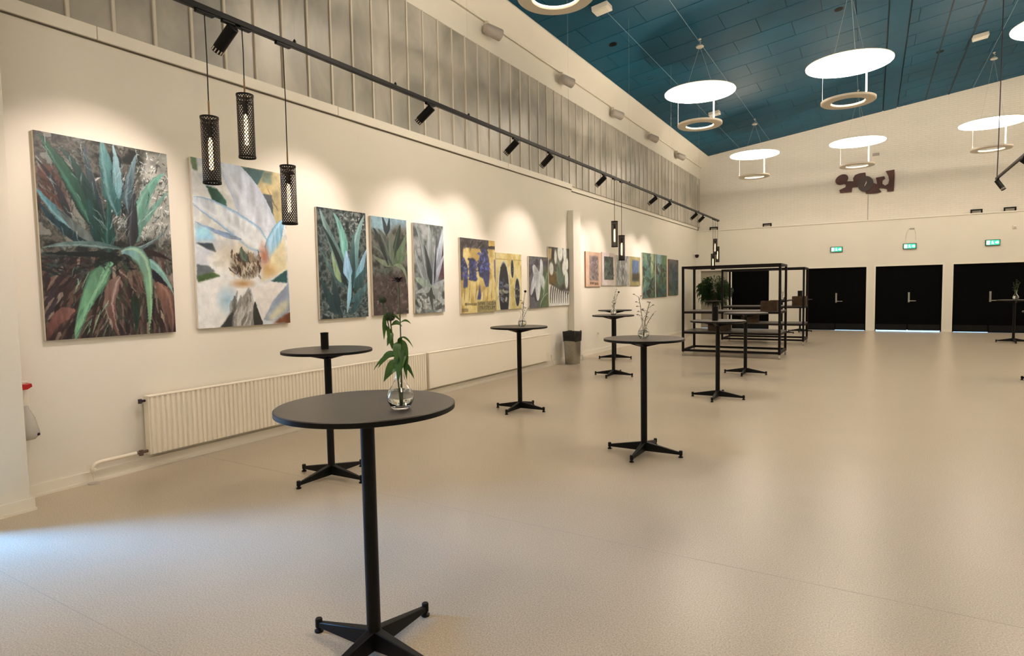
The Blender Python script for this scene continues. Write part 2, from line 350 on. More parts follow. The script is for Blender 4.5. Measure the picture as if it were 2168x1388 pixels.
#PART2
# ------------------------------------------------------------------ disc luminaires
def disc_lamp(loc, label, group='reflector disc ceiling lamps'):
    t = thing('disc_lamp', label, 'lamp', loc, 0, group)
    x = loc[0]; dz = CZ(x)-loc[2]
    MB().lathe([(0.0, 0.0), (0.70, 0.0), (0.745, 0.008), (0.75, 0.016), (0.74, 0.026), (0.4, 0.05), (0.0, 0.06)], 64).build('disc', M['ring'], t)
    MB().lathe([(0.0, -0.004), (0.742, -0.004), (0.742, 0.002), (0.0, 0.002)], 64).build('bounce_glow_face', M['disc'], t)  # passive reflector underside, made to glow in place of reflected ring light
    rg = MB().lathe([(0.285, -0.70), (0.30, -0.715), (0.455, -0.715), (0.472, -0.70), (0.472, -0.66), (0.462, -0.66), (0.455, -0.70), (0.30, -0.70), (0.293, -0.678), (0.284, -0.678)], 56, closed=True).build('ring_shade', M['ring'], t)
    MB().lathe([(0.395+0.014*math.cos(2*PI*i/8), -0.672+0.014*math.sin(2*PI*i/8)) for i in range(8)], 48, closed=True).build('ring_tube', M['ringlight'], rg)
    MB().tube([(0.30, 0, -0.70), (0.30, 0, 0.0)], 0.016, 10).build('support_rod', M['ring'], t)
    for q in (3.5,):
        MB().tube([(0.46*math.cos(q), 0.46*math.sin(q), -0.67), (0.46*math.cos(q), 0.46*math.sin(q), 0.0)], 0.0025, 6).build('ring_wire', M['cable'], t)
    cz = dz-0.16
    for q in (0.3, 3.6):
        MB().tube([(0.30*math.cos(q), 0.30*math.sin(q), 0.05), (0, 0, cz)], 0.0025, 6).build('suspension_wire', M['cable'], t)
    cp = MB().lathe([(0.0, -0.03), (0.07, -0.03), (0.085, -0.01), (0.05, 0.03), (0.012, 0.045), (0.0, 0.045)], 24, (0, 0, cz)).build('canopy', M['ring'], t)
    MB().tube([(0, 0, cz+0.04), (0.025, -0.01, cz+0.09), (-0.01, 0.01, dz-0.03), (0, 0, dz)], 0.008, 8).lathe([(0.0, -0.02), (0.03, -0.02), (0.03, 0.0), (0.0, 0.0)], 16, (0, 0, dz)).build('hook', M['ring'], cp)
    return t
LX = (-3.36, -0.46, 2.73); DZ = 5.87
lab = {(0, 0): 'white disc lamp whose ring shade is cut off at the top of the photo', (0, 1): 'white disc lamp left of the largest one, over the first rack', (0, 2): 'farthest left white disc lamp against the brick wall',
       (1, 1): 'largest lit white disc lamp below the teal ceiling', (1, 2): 'white disc lamp hanging above the brown wooden wall sculpture', (2, 1): 'white disc lamp cut off at the upper right edge',
       (2, 2): 'white disc lamp at the right in front of the brick wall'}
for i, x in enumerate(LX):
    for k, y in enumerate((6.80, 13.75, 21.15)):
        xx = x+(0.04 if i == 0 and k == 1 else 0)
        disc_lamp((xx, y - (0.25 if (i, k) == (1, 1) else 0), DZ-(0.05 if i == 1 and k == 1 else 0)+(0.07 if i == 2 else 0)), lab.get((i, k), 'unseen white disc lamp added to the near row, %s, out of the picture' % ('middle' if i == 1 else 'right')))  # middle and right near-row lamps are unseen, added to light the hall
    disc_lamp((x, -1.05, DZ), 'unseen white disc lamp added behind the camera, %s row, out of the picture' % ('left', 'middle', 'right')[i])  # unseen lamps added to brighten the near floor and wall
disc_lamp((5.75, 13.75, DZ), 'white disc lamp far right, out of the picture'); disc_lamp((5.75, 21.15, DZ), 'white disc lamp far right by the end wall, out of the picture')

# ------------------------------------------------------------------ small ceiling fittings
def ceil_item(name, label, cat, x, y, kind):
    t = thing(name, label, cat, (x, y, CZ(x))); t.rotation_euler = (0, -ang, 0)
    if kind == 'down':
        MB().lathe([(0.078, 0.002), (0.095, -0.006), (0.10, 0.0), (0.10, 0.004), (0.078, 0.004)], 28, closed=True).build('rim', M['black'], t)
        MB().lathe([(0.0, -0.001), (0.08, -0.001), (0.08, 0.004), (0.0, 0.004)], 28).build('recess', M['door'], t)
    else:
        MB().box(-0.16, 0.16, -0.13, 0.13, -0.10, 0.0).build('case', M['plastic'], t, bevel=0.015)
        MB().box(-0.12, 0.12, -0.10, 0.10, -0.106, -0.09).build('cover', M['plastic'], t, bevel=0.006)
for x, y, l in ((-4.84, 12.5, 'black round recessed light in the ceiling near the white box'), (-4.83, 14.97, 'black round recessed light left of the smaller disc lamp'), (-0.70, 14.73, 'black round recessed light beside the largest lamp hanger'),
                (-0.46, 19.4, 'black round recessed light behind the largest lamp ring'), (-0.46, 22.6, 'black round recessed light close to the brick wall'), (1.42, 19.7, 'black round recessed light on the dark groove at right')):
    ceil_item('recessed_light', l, 'ceiling light', x, y, 'down')
for x, y, l in ((-4.42, 10.85, 'white ceiling box beside the cut off ring lamp'), (-4.2, 19.2, 'white ceiling box behind the left ring lamp'), (2.2, 19.25, 'white ceiling box at the upper right')):
    ceil_item('ceiling_box', l, 'junction box', x, y, 'box')

# ------------------------------------------------------------------ grey floodlights on the conduit
cond = MB().tube([(-5.86, 2.0, 6.31), (-5.86, BYU-0.02, 6.31)], 0.017, 10).build('conduit', M['trim'])
tag(cond, 'thin white conduit running above the channel glass', 'conduit')
def flood(y, label):
    t = thing('floodlight', label, 'spotlight', (-5.77, y, 6.12), 0, 'grey floodlights along the conduit')
    MB().box(-0.075, -0.035, -0.025, 0.025, 0.02, 0.14).build('bracket', M['ring'], t, bevel=0.004)
    yk = MB().tube([(0.0, -0.09, 0.0), (-0.05, -0.09, 0.015), (-0.055, 0.0, 0.02), (-0.05, 0.09, 0.015), (0.0, 0.09, 0.0)], 0.009, 8).build('yoke', M['greylamp'], t)
    b = MB().lathe([(0.0, -0.12), (0.055, -0.12), (0.07, -0.10), (0.075, 0.0), (0.078, 0.13), (0.066, 0.13), (0.06, 0.08), (0.0, 0.08)], 24).build('lamp_body', M['greylamp'], t)
    b.rotation_euler = (math.radians(-100), 0, math.radians(-24)); b.location = (0.03, 0.0, -0.01)
    MB().lathe([(0.0, 0.085), (0.06, 0.085), (0.06, 0.09), (0.0, 0.09)], 20).build('lens', M['steel'], b)
    MB().lathe([(0.0, 0.0), (0.018, 0.0), (0.018, 0.025), (0.0, 0.025)], 12, (0.0, 0.098, -0.012)).build('tilt_knob', M['black'], yk)
    t.scale = (1.3, 1.3, 1.3)
for y, l in ((6.1, 'grey floodlight on the conduit just above the picture edge'), (9.1, 'largest grey floodlight, beside the cut off ring lamp'), (12.05, 'second grey floodlight along the white conduit'), (15.05, 'third grey floodlight along the white conduit'),
             (18.0, 'fourth grey floodlight along the white conduit'), (21.03, 'smallest grey floodlight, nearest the brick wall')): flood(y, l)
hp = MB().tube([(-5.93, 24.2, 5.6), (-5.93, 24.2, 6.25)], 0.02, 8).build('corner_pipe', M['trim']); tag(hp, 'short pipe end in the upper corner of the hall', 'pipe')

# ------------------------------------------------------------------ light tracks
TX, TZ = -4.2, 3.70
def track(name, x, ya, yb, label, hangs):
    t = thing(name, label, 'light track', (x, ya, TZ))
    MB().box(-0.019, 0.019, 0, yb-ya, -0.022, 0.022).build('rail', M['black'], t, bevel=0.003)
    for e in (0.0, yb-ya-0.03): MB().box(-0.021, 0.021, e, e+0.03, -0.024, 0.024).build('end_cap', M['black'], t)
    for y in hangs:
        c = MB().lathe([(0.0, 0.02), (0.014, 0.02), (0.014, 0.04), (0.004, 0.055), (0.0, 0.055)], 12, (0, y-ya, 0)).build('hanger', M['black'], t)
        MB().tube([(0, y-ya, 0.05), (0, y-ya, CZ(x)-TZ)], 0.0009, 5).build('hanger_wire', M['cable'], c)
    return t
track('light_track', TX, 1.4, 19.85, 'long black light track in front of the paintings', (3.55, 4.8, 6.1, 8.9, 11.7, 14.6, 17.3))
SPOT_AIM = []
def spotlight(x, y, aim, label, watt, group='tube spotlights on the tracks', z=None, size=1.0):
    z = TZ if z is None else z
    t = thing('track_spotlight', label, 'spotlight', (x, y, z-0.022), 0, group)
    MB().box(-0.017, 0.017, -0.075, 0.075, -0.018, 0.0).build('track_adapter', M['black'], t, bevel=0.003)
    MB().tube([(0, 0, -0.015), (0, 0, -0.05)], 0.012, 10).build('swivel', M['black'], t)
    d = (Vector(aim)-Vector((x, y, z-0.07))).normalized()
    q = d.to_track_quat('Z', 'Y')
    b = MB().lathe([(0.0, -0.03), (0.040, -0.03), (0.044, -0.026), (0.044, 0.205), (0.038, 0.205), (0.036, 0.17), (0.0, 0.17)], 28).build('lamp_tube', M['black'], t)
    b.location = (0, 0, -0.055); b.rotation_mode = 'QUATERNION'; b.rotation_quaternion = q
    MB().lathe([(0.0, 0.172), (0.035, 0.172), (0.035, 0.178), (0.0, 0.178)], 24).build('lens', M['lens'], b)
    sl = MB()
    for i in range(12):
        a = 2*PI*i/12; c = (0.0445*math.cos(a), 0.0445*math.sin(a))
        sl.tube([(c[0], c[1], 0.172), (c[0], c[1], 0.2)], 0.0045, 6)
    sl.build('lens_slots', M['ring'], b)
    if watt:
        L = bpy.data.lights.new('track_spot', 'SPOT'); L.energy = watt; L.color = (1.0, 0.83, 0.76)
        L.spot_size = math.radians(72); L.spot_blend = 0.75; L.shadow_soft_size = 0.03
        lo = bpy.data.objects.new('track_spot', L); COL.objects.link(lo)
        lo.location = Vector((x, y, z-0.077))+d*0.2; lo.rotation_mode = 'QUATERNION'; lo.rotation_quaternion = d.to_track_quat('-Z', 'Y')
spl = ['black track spotlight above the large agave painting, nearest the camera', 'second black track spotlight, above the three upright agave paintings', 'third black track spotlight, first of the close pair', 'fourth black track spotlight, second of the close pair',
       'fifth black track spotlight, before the second pendant cluster', 'black track spotlight with bright lens just past the second pendants', 'black track spotlight with bright lens, second past the pendants', 'black track spotlight near the far end of the track', 'last black track spotlight before the far pendants']
for (y, dy, zt), l in zip(((2.96, -0.25, 2.2), (5.36, -0.45, 2.2), (7.21, -0.3, 2.15), (8.24, -0.2, 2.1), (10.37, -0.3, 2.1), (13.39, -0.6, 2.2), (14.49, -0.6, 2.2), (17.02, -0.3, 2.1), (17.83, 0.1, 2.1)), spl):
    spotlight(TX, y, (WX, y+dy, zt), l, SPOT_W)
# second track at the right edge, its end hung from the ceiling by a cable
track('light_track', 2.12, 3.0, 15.65, 'black light track running in at the right edge', (5.0, 9.6, 11.8))
spotlight(2.12, 15.52, (3.0, 15.0, 2.0), 'black spotlight at the end of the right hand track', 30)
spotlight(2.12, 13.1, (3.9, 13.0, 2.0), 'black spotlight cut off by the right edge of the photo', 30)
tag(MB().tube([(2.12, 15.6, TZ+0.027), (2.13, 15.62, 4.4), (2.14, 15.66, 5.6), (2.15, 15.7, CZ(2.15))], 0.009, 8).build('track_cable', M['darkcable']), 'dark cable dropping from the ceiling to the right hand track', 'cable')

# ------------------------------------------------------------------ perforated tube pendants
def lattice(R=0.062, Hh=0.485, na=20, rows=34):
    vs = []; fs = []; ch = Hh/rows*2; cw = 2*PI/na
    def P(a, z): return (R*math.cos(a), R*math.sin(a), z)
    for j in range(rows+1):
        zc = j*ch/2
        for i in range(na):
            a = (i+(0.5 if j % 2 else 0))*cw
            oz = [(a-cw/2, zc), (a, zc-ch/2), (a+cw/2, zc), (a, zc+ch/2)]
            oz = [(u, min(max(v, 0), Hh)) for u, v in oz]
            mz = sum(v for _, v in oz)/4
            b = len(vs); k = 0.56
            vs += [P(u, v) for u, v in oz] + [P(a+(u-a)*k, mz+(v-mz)*k) for u, v in oz]
            for q in range(4): fs.append((b+q, b+(q+1) % 4, b+4+(q+1) % 4, b+4+q))
    return vs, fs
lv, lf = lattice()
lat_me = bpy.data.meshes.new('perforated_tube'); lat_me.from_pydata(lv, [], lf); lat_me.materials.append(mat('dark_bronze_mesh', S(30, 24, 20), 0.45, metal=0.4))
rims = []
for z in (0.0, 0.470):
    rims.append(MB().lathe([(0.0605, z), (0.0645, z), (0.0645, z+0.015), (0.0605, z+0.015)], 32, closed=True).mesh('rim')); rims[-1].materials.append(M['black'])
bulb_me = MB().lathe([(0.0, 0.10), (0.010, 0.102), (0.0145, 0.112), (0.0145, 0.30), (0.010, 0.325), (0.010, 0.335), (0.0, 0.335)], 16).mesh('tube_bulb'); bulb_me.materials.append(M['bulb'])
sock_me = MB().lathe([(0.0, 0.335), (0.018, 0.335), (0.02, 0.40), (0.012, 0.43), (0.0, 0.43)], 16).box(-0.06, 0.06, -0.005, 0.005, 0.42, 0.43).box(-0.005, 0.005, -0.06, 0.06, 0.42, 0.43).mesh('socket'); sock_me.materials.append(M['black'])
def pendant(y, ztop, label):
    t = thing('tube_pendant', label, 'pendant lamp', (TX, y, ztop-0.485), 0, 'perforated tube pendants on the track')
    for n, me in (('perforated_tube', lat_me), ('rim', rims[0]), ('rim', rims[1]), ('tube_bulb', bulb_me), ('socket', sock_me)):
        o = bpy.data.objects.new(n, me); COL.objects.link(o); o.parent = t
    MB().tube([(0, 0, 0.43), (0, 0, 0.60)], 0.0065, 8).build('brass_tube', M['brass'], t)
    top = TZ-0.022-(ztop-0.485)
    MB().tube([(0, 0, 0.59), (0.002, 0.002, (0.59+top)/2), (0, 0, top)], 0.0045, 6).build('cord', M['black'], t)
    MB().box(-0.017, 0.017, -0.07, 0.07, top-0.02, top).build('track_adapter', M['black'], t, bevel=0.003)
for y, zt, l in ((2.748, 2.93, 'perforated tube pendant in front of the magnolia painting\'s left edge'), (3.052, 3.17, 'highest tube pendant of the nearest three, between the agave and magnolia paintings'), (3.429, 2.69, 'lowest tube pendant of the nearest three, over the magnolia painting\'s right edge'),
                 (10.862, 2.89, 'higher pendant of the pair in the middle of the track'), (11.233, 2.65, 'lower pendant of the pair in the middle of the track'),
                 (19.352, 3.10, 'highest pendant of the far cluster above the rack'), (19.687, 2.88, 'middle pendant of the far cluster above the rack'), (19.068, 2.63, 'lowest pendant of the far cluster above the rack')):
    pendant(y, zt, l)

# ------------------------------------------------------------------ high tables
TH = 1.135
def make_table(loc, label, rz=0.0):
    t = thing('bar_table', label, 'table', loc, rz, 'round black bar tables')
    MB().lathe([(0.0, TH-0.026), (0.374, TH-0.026), (0.381, TH-0.023), (0.384, TH-0.014), (0.384, TH-0.004), (0.381, TH), (0.0, TH)], 72).build('tabletop', M['tabletop'], t, ang=25)
    e = MB().lathe([(0.3845, TH-0.024), (0.3862, TH-0.023), (0.3862, TH-0.004), (0.3845, TH-0.003)], 72, closed=True).build('edge_band', M['black'], t)
    pl = MB()
    for k in range(4):
        a = PI/2*k; c, s = math.cos(a), math.sin(a)
        f = lambda r, o, z: (r*c-o*s, r*s+o*c, z)
        pl.add([f(0.02, -0.03, TH-0.026), f(0.25, -0.018, TH-0.026), f(0.25, 0.018, TH-0.026), f(0.02, 0.03, TH-0.026), f(0.02, -0.03, TH-0.085), f(0.25, -0.018, TH-0.032), f(0.25, 0.018, TH-0.032), f(0.02, 0.03, TH-0.085)],
               [(0,3,2,1),(4,5,6,7),(0,1,5,4),(1,2,6,5),(2,3,7,6),(3,0,4,7)])
    pl.build('top_bracket', M['black'], t)
    MB().lathe([(0.0, 0.03), (0.03, 0.03), (0.031, 0.05), (0.031, TH-0.026), (0.0, TH-0.026)], 24).build('column', M['black'], t)
    for k in range(4):
        a = PI/2*k; c, s = math.cos(a), math.sin(a)
        f = lambda r, o, z: (r*c-o*s, r*s+o*c, z)
        lg = MB().add([f(0.0, -0.026, 0.028), f(0.35, -0.013, 0.026), f(0.35, 0.013, 0.026), f(0.0, 0.026, 0.028), f(0.0, -0.022, 0.118), f(0.35, -0.012, 0.052), f(0.35, 0.012, 0.052), f(0.0, 0.022, 0.118)],
                      [(0,3,2,1),(4,5,6,7),(0,1,5,4),(1,2,6,5),(2,3,7,6),(3,0,4,7)]).build('leg', M['black'], t, bevel=0.004)
        ft = f(0.36, 0, 0)
        MB().lathe([(0.0, 0.0), (0.021, 0.0), (0.022, 0.008), (0.012, 0.014), (0.012, 0.022), (0.017, 0.024), (0.017, 0.062), (0.014, 0.066), (0.0, 0.066)], 16, ft).build('foot', M['black'], lg)
    return t
TABLES = [((-1.90, 1.92, 0), 'round black bar table nearest the camera, with the leafy vase'), ((-4.09, 3.68, 0), 'round black bar table by the first radiator, with a small black lantern'),
          ((-4.09, 7.02, 0), 'round black bar table by the second radiator, with a single flower sprig'), ((-1.905, 5.68, 0), 'round black bar table in the middle of the floor, with a glass vase'),
          ((-4.12, 10.55, 0), 'round black bar table seen edge on, nearer of two in line'), ((-5.08, 13.12, 0.3), 'round black bar table close to the wall, farther of two in line'),
          ((-1.915, 9.02, 0), 'round black bar table with a dark lantern, left of the rack middle'), ((-2.0, 11.75, 0), 'round black bar table standing just in front of the rack'),
          ((3.25, 20.6, 0), 'round black bar table in front of the right hand door'), ((2.50, 12.75, 0), 'round black bar table cut off by the right edge'),
          ((4.22, 21.6, 0), 'round black bar table at the far right of which only a foot shows'),
          ((-2.62, 22.2, 0.2), 'round black bar table behind the farther rack, with flowers'), ((-2.15, 23.2, 0), 'round black bar table by the end wall, with a black lantern'), ((-4.75, 21.6, 0), 'round black bar table in front of the big plant')]
base_t = make_table(TABLES[0][0], TABLES[0][1])
for loc, l in TABLES[1:]:
    dup(base_t, loc[:2]+(0,), loc[2] if loc[2] else 0.0, l)

# ------------------------------------------------------------------ vases and flowers
vase_out = [(0.0, 0.0), (0.034, 0.0), (0.040, 0.006), (0.054, 0.035), (0.056, 0.052), (0.048, 0.078), (0.030, 0.105), (0.021, 0.125), (0.0185, 0.15), (0.021, 0.175), (0.028, 0.195)]
vase_in = [(r-0.0028, z) for r, z in vase_out[::-1] if z > 0.01]+[(0.036, 0.012), (0.0, 0.012)]
def vase(loc, label, s=1.0):
    t = thing('glass_vase', label, 'vase', loc, 0, 'clear glass bud vases')
    MB().lathe(vase_out+vase_in, 36).build('glass_body', M['glass'], t, ang=60)
    wi = [(max(r-0.0034, 0.0), z) for r, z in vase_out if 0.012 < z < 0.07]
    MB().lathe([(0.0, 0.0125), (0.035, 0.0125)]+wi+[(0.044, 0.078), (0.0, 0.078)], 28).build('water', M['water'], t, ang=60)
    t.scale = (s, s, s); return t
def bez(a, b, c, n=10): return [tuple((1-t)**2*a[i]+2*t*(1-t)*b[i]+t*t*c[i] for i in range(3)) for t in [k/n for k in range(n+1)]]
def blade(base, tip, sag, wd, m, parent, n=8, nrm=None):
    base, tip = Vector(base), Vector(tip); mid = (base+tip)/2+Vector((0, 0, sag)); pts = [Vector(p) for p in bez(base, mid, tip, n)]
    d = (tip-base); side = d.cross(nrm if nrm is not None else Vector((0, 0, 1)))
    side = side.normalized() if side.length > 1e-4 else Vector((1, 0, 0))
    vs = []; fs = []
    for i, p in enumerate(pts):
        t = i/n; wv = wd*(math.sin(PI*min(1, t**0.75*0.97+0.03)))
        dn = Vector((0, 0, -0.25*wv)); vs += [p-side*wv, p+dn*-1+Vector((0, 0, 0)), p+side*wv, p-side*wv*0.98-Vector((0, 0, 0.0012)), p+dn*-1-Vector((0, 0, 0.0012)), p+side*wv*0.98-Vector((0, 0, 0.0012))]
    for i in range(n):
        o = i*6; q = o+6
        fs += [(o, o+1, q+1, q), (o+1, o+2, q+2, q+1), (o+3, q+3, q+4, o+4), (o+4, q+4, q+5, o+5)]
    return MB().add(vs, fs).build('leaf', m, parent, ang=80)
def head_ball(c, r, m, parent, name='bloom', spikes=60):
    b = MB().lathe([(0.0, -r*0.75)]+[(r*0.75*math.sin(PI*k/8), -r*0.75*math.cos(PI*k/8)) for k in range(1, 8)]+[(0.0, r*0.75)], 14, c)
    for k in range(spikes):
        z = 1-2*(k+0.5)/spikes; a = k*2.39996; q = math.sqrt(1-z*z); d = Vector((q*math.cos(a), q*math.sin(a), z))
        b.tube([Vector(c)+d*r*0.6, Vector(c)+d*r*random.uniform(0.95, 1.12)], [r*0.14, r*0.05], 4)
    return b.build(name, m, parent)
def petal_flower(c, r, m, parent, n=9, droop=0.3):
    b = MB().lathe([(0.0, -0.3*r), (0.25*r, -0.1*r), (0.3*r, 0.15*r), (0.0, 0.3*r)], 10, c)
    for k in range(n):
        a = 2*PI*k/n+random.random()*0.3; d = Vector((math.cos(a), math.sin(a), -droop+random.uniform(-.2, .6)))
        s = Vector((-math.sin(a), math.cos(a), 0)); c0 = Vector(c); e = c0+d*r; mm = c0+d*r*0.5
        b.add([c0, mm+s*r*0.22, e, mm-s*r*0.22, mm+Vector((0, 0, r*0.08))], [(0, 1, 4), (1, 2, 4), (2, 3, 4), (3, 0, 4)])
    return b.build('bloom', m, parent)
# nearest table: four stems, big leaves, two round green heads, one dark bloom on top
V1 = (-1.690, 1.905, TH)
vase(V1, 'clear glass bulb vase on the nearest table, holding big leaves')
GR = 'flower stems in the nearest vase'
R2 = Vector((rt.x, rt.y, 0)).normalized(); F2 = Vector((fw.x, fw.y, 0)).normalized()
def VP(du, z, df=0.0): return tuple(R2*du+F2*df+Vector((0, 0, z)))   # across the view, up, away
def LN(): return (-F2*random.uniform(0.5, 1.0)+R2*random.uniform(-0.5, 0.5)+Vector((0, 0, random.uniform(0.2, 0.7)))).normalized()
def stem_thing(loc, label, group): return thing('flower_stem', label, 'flower', loc, 0, group)
f1 = stem_thing(V1, 'tall stem with a dark shaggy bloom on top, in the nearest vase', GR)
MB().tube(bez(VP(0.005, 0.02), VP(0.012, 0.25), VP(0.006, 0.53)), 0.0028, 6).build('stem', M['stem'], f1)
petal_flower(VP(0.006, 0.535), 0.034, M['bloomdark'], f1, 16, 0.0)
for a, b_, sg, wd in (((0.009, 0.36), (0.055, 0.355), 0.025, 0.006), ((0.009, 0.30), (0.062, 0.255), 0.03, 0.004), ((0.008, 0.37), (-0.03, 0.40), 0.01, 0.004)): blade(VP(*a), VP(*b_, -0.01), sg, wd, M['leaf'], f1, nrm=LN())
f2 = stem_thing(V1, 'stem with a round green seed head, leaning left in the nearest vase', GR)
MB().tube(bez(VP(0.0, 0.02), VP(-0.01, 0.22), VP(-0.06, 0.445)), 0.0026, 6).build('stem', M['stem'], f2)
head_ball(VP(-0.061, 0.455), 0.0155, M['bloomgreen'], f2)
for a, b_, sg, wd in (((-0.055, 0.40), (-0.058, 0.29), 0.0, 0.009), ((-0.04, 0.34), (-0.025, 0.25), 0.01, 0.014), ((-0.035, 0.31), (-0.052, 0.36), 0.0, 0.008)): blade(VP(*a), VP(*b_, -0.015), sg, wd, M['leaf'], f2, nrm=LN())
f3 = stem_thing(V1, 'stem with a larger round green head, in the middle of the nearest vase', GR)
MB().tube(bez(VP(0.004, 0.02), VP(-0.02, 0.2), VP(-0.032, 0.375)), 0.003, 6).build('stem', M['stem'], f3)
head_ball(VP(-0.033, 0.385), 0.021, M['bloomgreen'], f3, spikes=80)
for a, b_, sg, wd in (((-0.03, 0.35), (0.02, 0.345), 0.03, 0.010), ((-0.025, 0.32), (-0.045, 0.265), 0.01, 0.012), ((-0.018, 0.24), (-0.085, 0.175), 0.03, 0.013), ((-0.012, 0.22), (-0.105, 0.165), 0.05, 0.008)): blade(VP(*a), VP(*b_, -0.02), sg, wd, M['leaf'], f3, nrm=LN())
f4 = stem_thing(V1, 'leafy stem with broad drooping leaves over the rim of the nearest vase', GR)
MB().tube(bez(VP(0.002, 0.02), VP(0.006, 0.16), VP(0.012, 0.30)), 0.0028, 6).build('stem', M['stem'], f4)
for a, b_, sg, wd, df in (((0.012, 0.29), (0.034, 0.125), 0.05, 0.020, -0.03), ((0.008, 0.225), (0.004, 0.125), 0.06, 0.030, -0.05), ((0.004, 0.20), (-0.062, 0.118), 0.035, 0.024, -0.03), ((-0.006, 0.28), (-0.004, 0.19), 0.03, 0.018, -0.04), ((0.014, 0.19), (0.062, 0.125), 0.03, 0.009, -0.01),
                        ((0.004, 0.27), (0.012, 0.30), 0.02, 0.012, -0.03), ((0.01, 0.26), (0.018, 0.17), 0.05, 0.014, -0.045), ((0.0, 0.17), (-0.03, 0.148), 0.02, 0.014, -0.03)): blade(VP(*a), VP(*b_, df), sg, wd, M['leaf'], f4, nrm=LN())
def sprigs(loc, spec, where, group):
    for k, (du, z, style) in enumerate(spec):
        s = stem_thing(loc, '%s in the vase on the %s' % ({'dark': 'thin stem with one dark round bud', 'side': 'small arching side sprig', 'pale': 'branching sprig of small dull blossoms', 'grass': 'airy pale green sprig', 'pale2': 'right leaning blossom sprig', 'dark2': 'right hand stem with dark bud', 'grass2': 'right leaning green sprig', 'grass3': 'left leaning green sprig'}[style], where), group)
        style = style.rstrip('23')
        MB().tube(bez(VP(0, 0.02), VP(du*0.15, z*0.55), VP(du, z)), 0.0028, 6).build('stem', M['stem'], s)
        if style == 'dark': head_ball(VP(du, z), 0.020, M['bloomdark'], s, spikes=30)
        if style in ('pale', 'grass'):
            for q in range(7):
                tt = 0.55+0.45*q/6; a = VP(du*tt*tt, z*tt); e = (random.uniform(-0.05, 0.05), random.uniform(0.0, 0.05), random.uniform(-0.03, 0.03))
                c = tuple(Vector(a)+Vector(VP(e[0], e[1], e[2])))
                tw = MB().tube([a, c], 0.0016, 5).build('twig', M['stem'], s)
                petal_flower(c, 0.020, M['bloompale'] if style == 'pale' else M['bloomgreen'], tw, 7)
        if style == 'side':
            for q in range(5):
                tt = 0.5+0.5*q/4; blade(VP(du*tt*tt, z*tt), VP(du*tt*tt+0.03, z*tt-0.015+0.01*q), 0.01, 0.004, M['leaf'], s)
        if style != 'side':
            for q in range(2): blade(VP(du*0.2, z*0.45), VP(du*0.2+(0.05 if q else -0.045), z*0.45+0.05), 0.02, 0.008, M['leaf'], s)
V4 = (-1.90, 5.66, TH); vase(V4, 'clear glass vase on the table in the middle of the floor')
sprigs(V4, ((-0.045, 0.40, 'pale'), (0.06, 0.34, 'pale2'), (0.10, 0.24, 'side')), 'middle table', 'flower stems in the middle vase')
V3 = (-4.05, 7.04, TH); vase(V3, 'clear glass vase on the table by the second radiator')
sprigs(V3, ((0.05, 0.47, 'dark'), (0.03, 0.33, 'pale'), (0.11, 0.28, 'side')), 'second radiator\'s table', 'flower stems by the second radiator')
V5 = (-4.12, 10.57, TH); vase(V5, 'clear glass vase on the edge on table before the boxed column')
sprigs(V5, ((0.04, 0.44, 'pale'), (0.10, 0.42, 'dark'), (-0.01, 0.27, 'grass')), 'edge on table', 'flower stems on the edge on table')
V9 = (3.27, 20.6, TH); vase(V9, 'clear glass vase in front of the right hand black door', 1.25)
sprigs(V9, ((0.0, 0.50, 'grass'), (0.10, 0.46, 'grass2'), (-0.07, 0.42, 'grass3')), 'table before the right hand door', 'flower stems before the right hand door')
V10 = (-2.60, 22.2, TH); vase(V10, 'clear glass vase behind the farther rack', 1.2)
sprigs(V10, ((-0.10, 0.5, 'dark'), (0.09, 0.52, 'dark2'), (-0.04, 0.4, 'side')), 'table behind the racks', 'flower stems behind the racks')

def lantern(loc, label, r=0.034, h=0.145):
    t = thing('candle_lantern', label, 'lantern', loc, 0, 'black candle lanterns')
    MB().lathe([(0.0, 0.0), (r, 0.0), (r, h), (r-0.003, h), (r-0.003, 0.006), (0.0, 0.006)], 28).build('sleeve', M['black'], t)
    MB().lathe([(r-0.002, h-0.012), (r+0.0015, h-0.012), (r+0.0015, h), (r-0.002, h)], 28, closed=True).build('rim', M['black'], t)
    MB().lathe([(0.0, 0.006), (0.019, 0.006), (0.019, 0.02), (0.0, 0.02)], 16).build('tealight', M['ring'], t)
lantern((-4.14, 3.70, TH), 'small black lantern on the table by the first radiator')
lantern((-1.95, 9.0, TH), 'black lantern on the table in front of the rack', 0.043, 0.20)
lantern((-2.16, 23.2, TH), 'black lantern on the far table by the end wall', 0.075, 0.30)

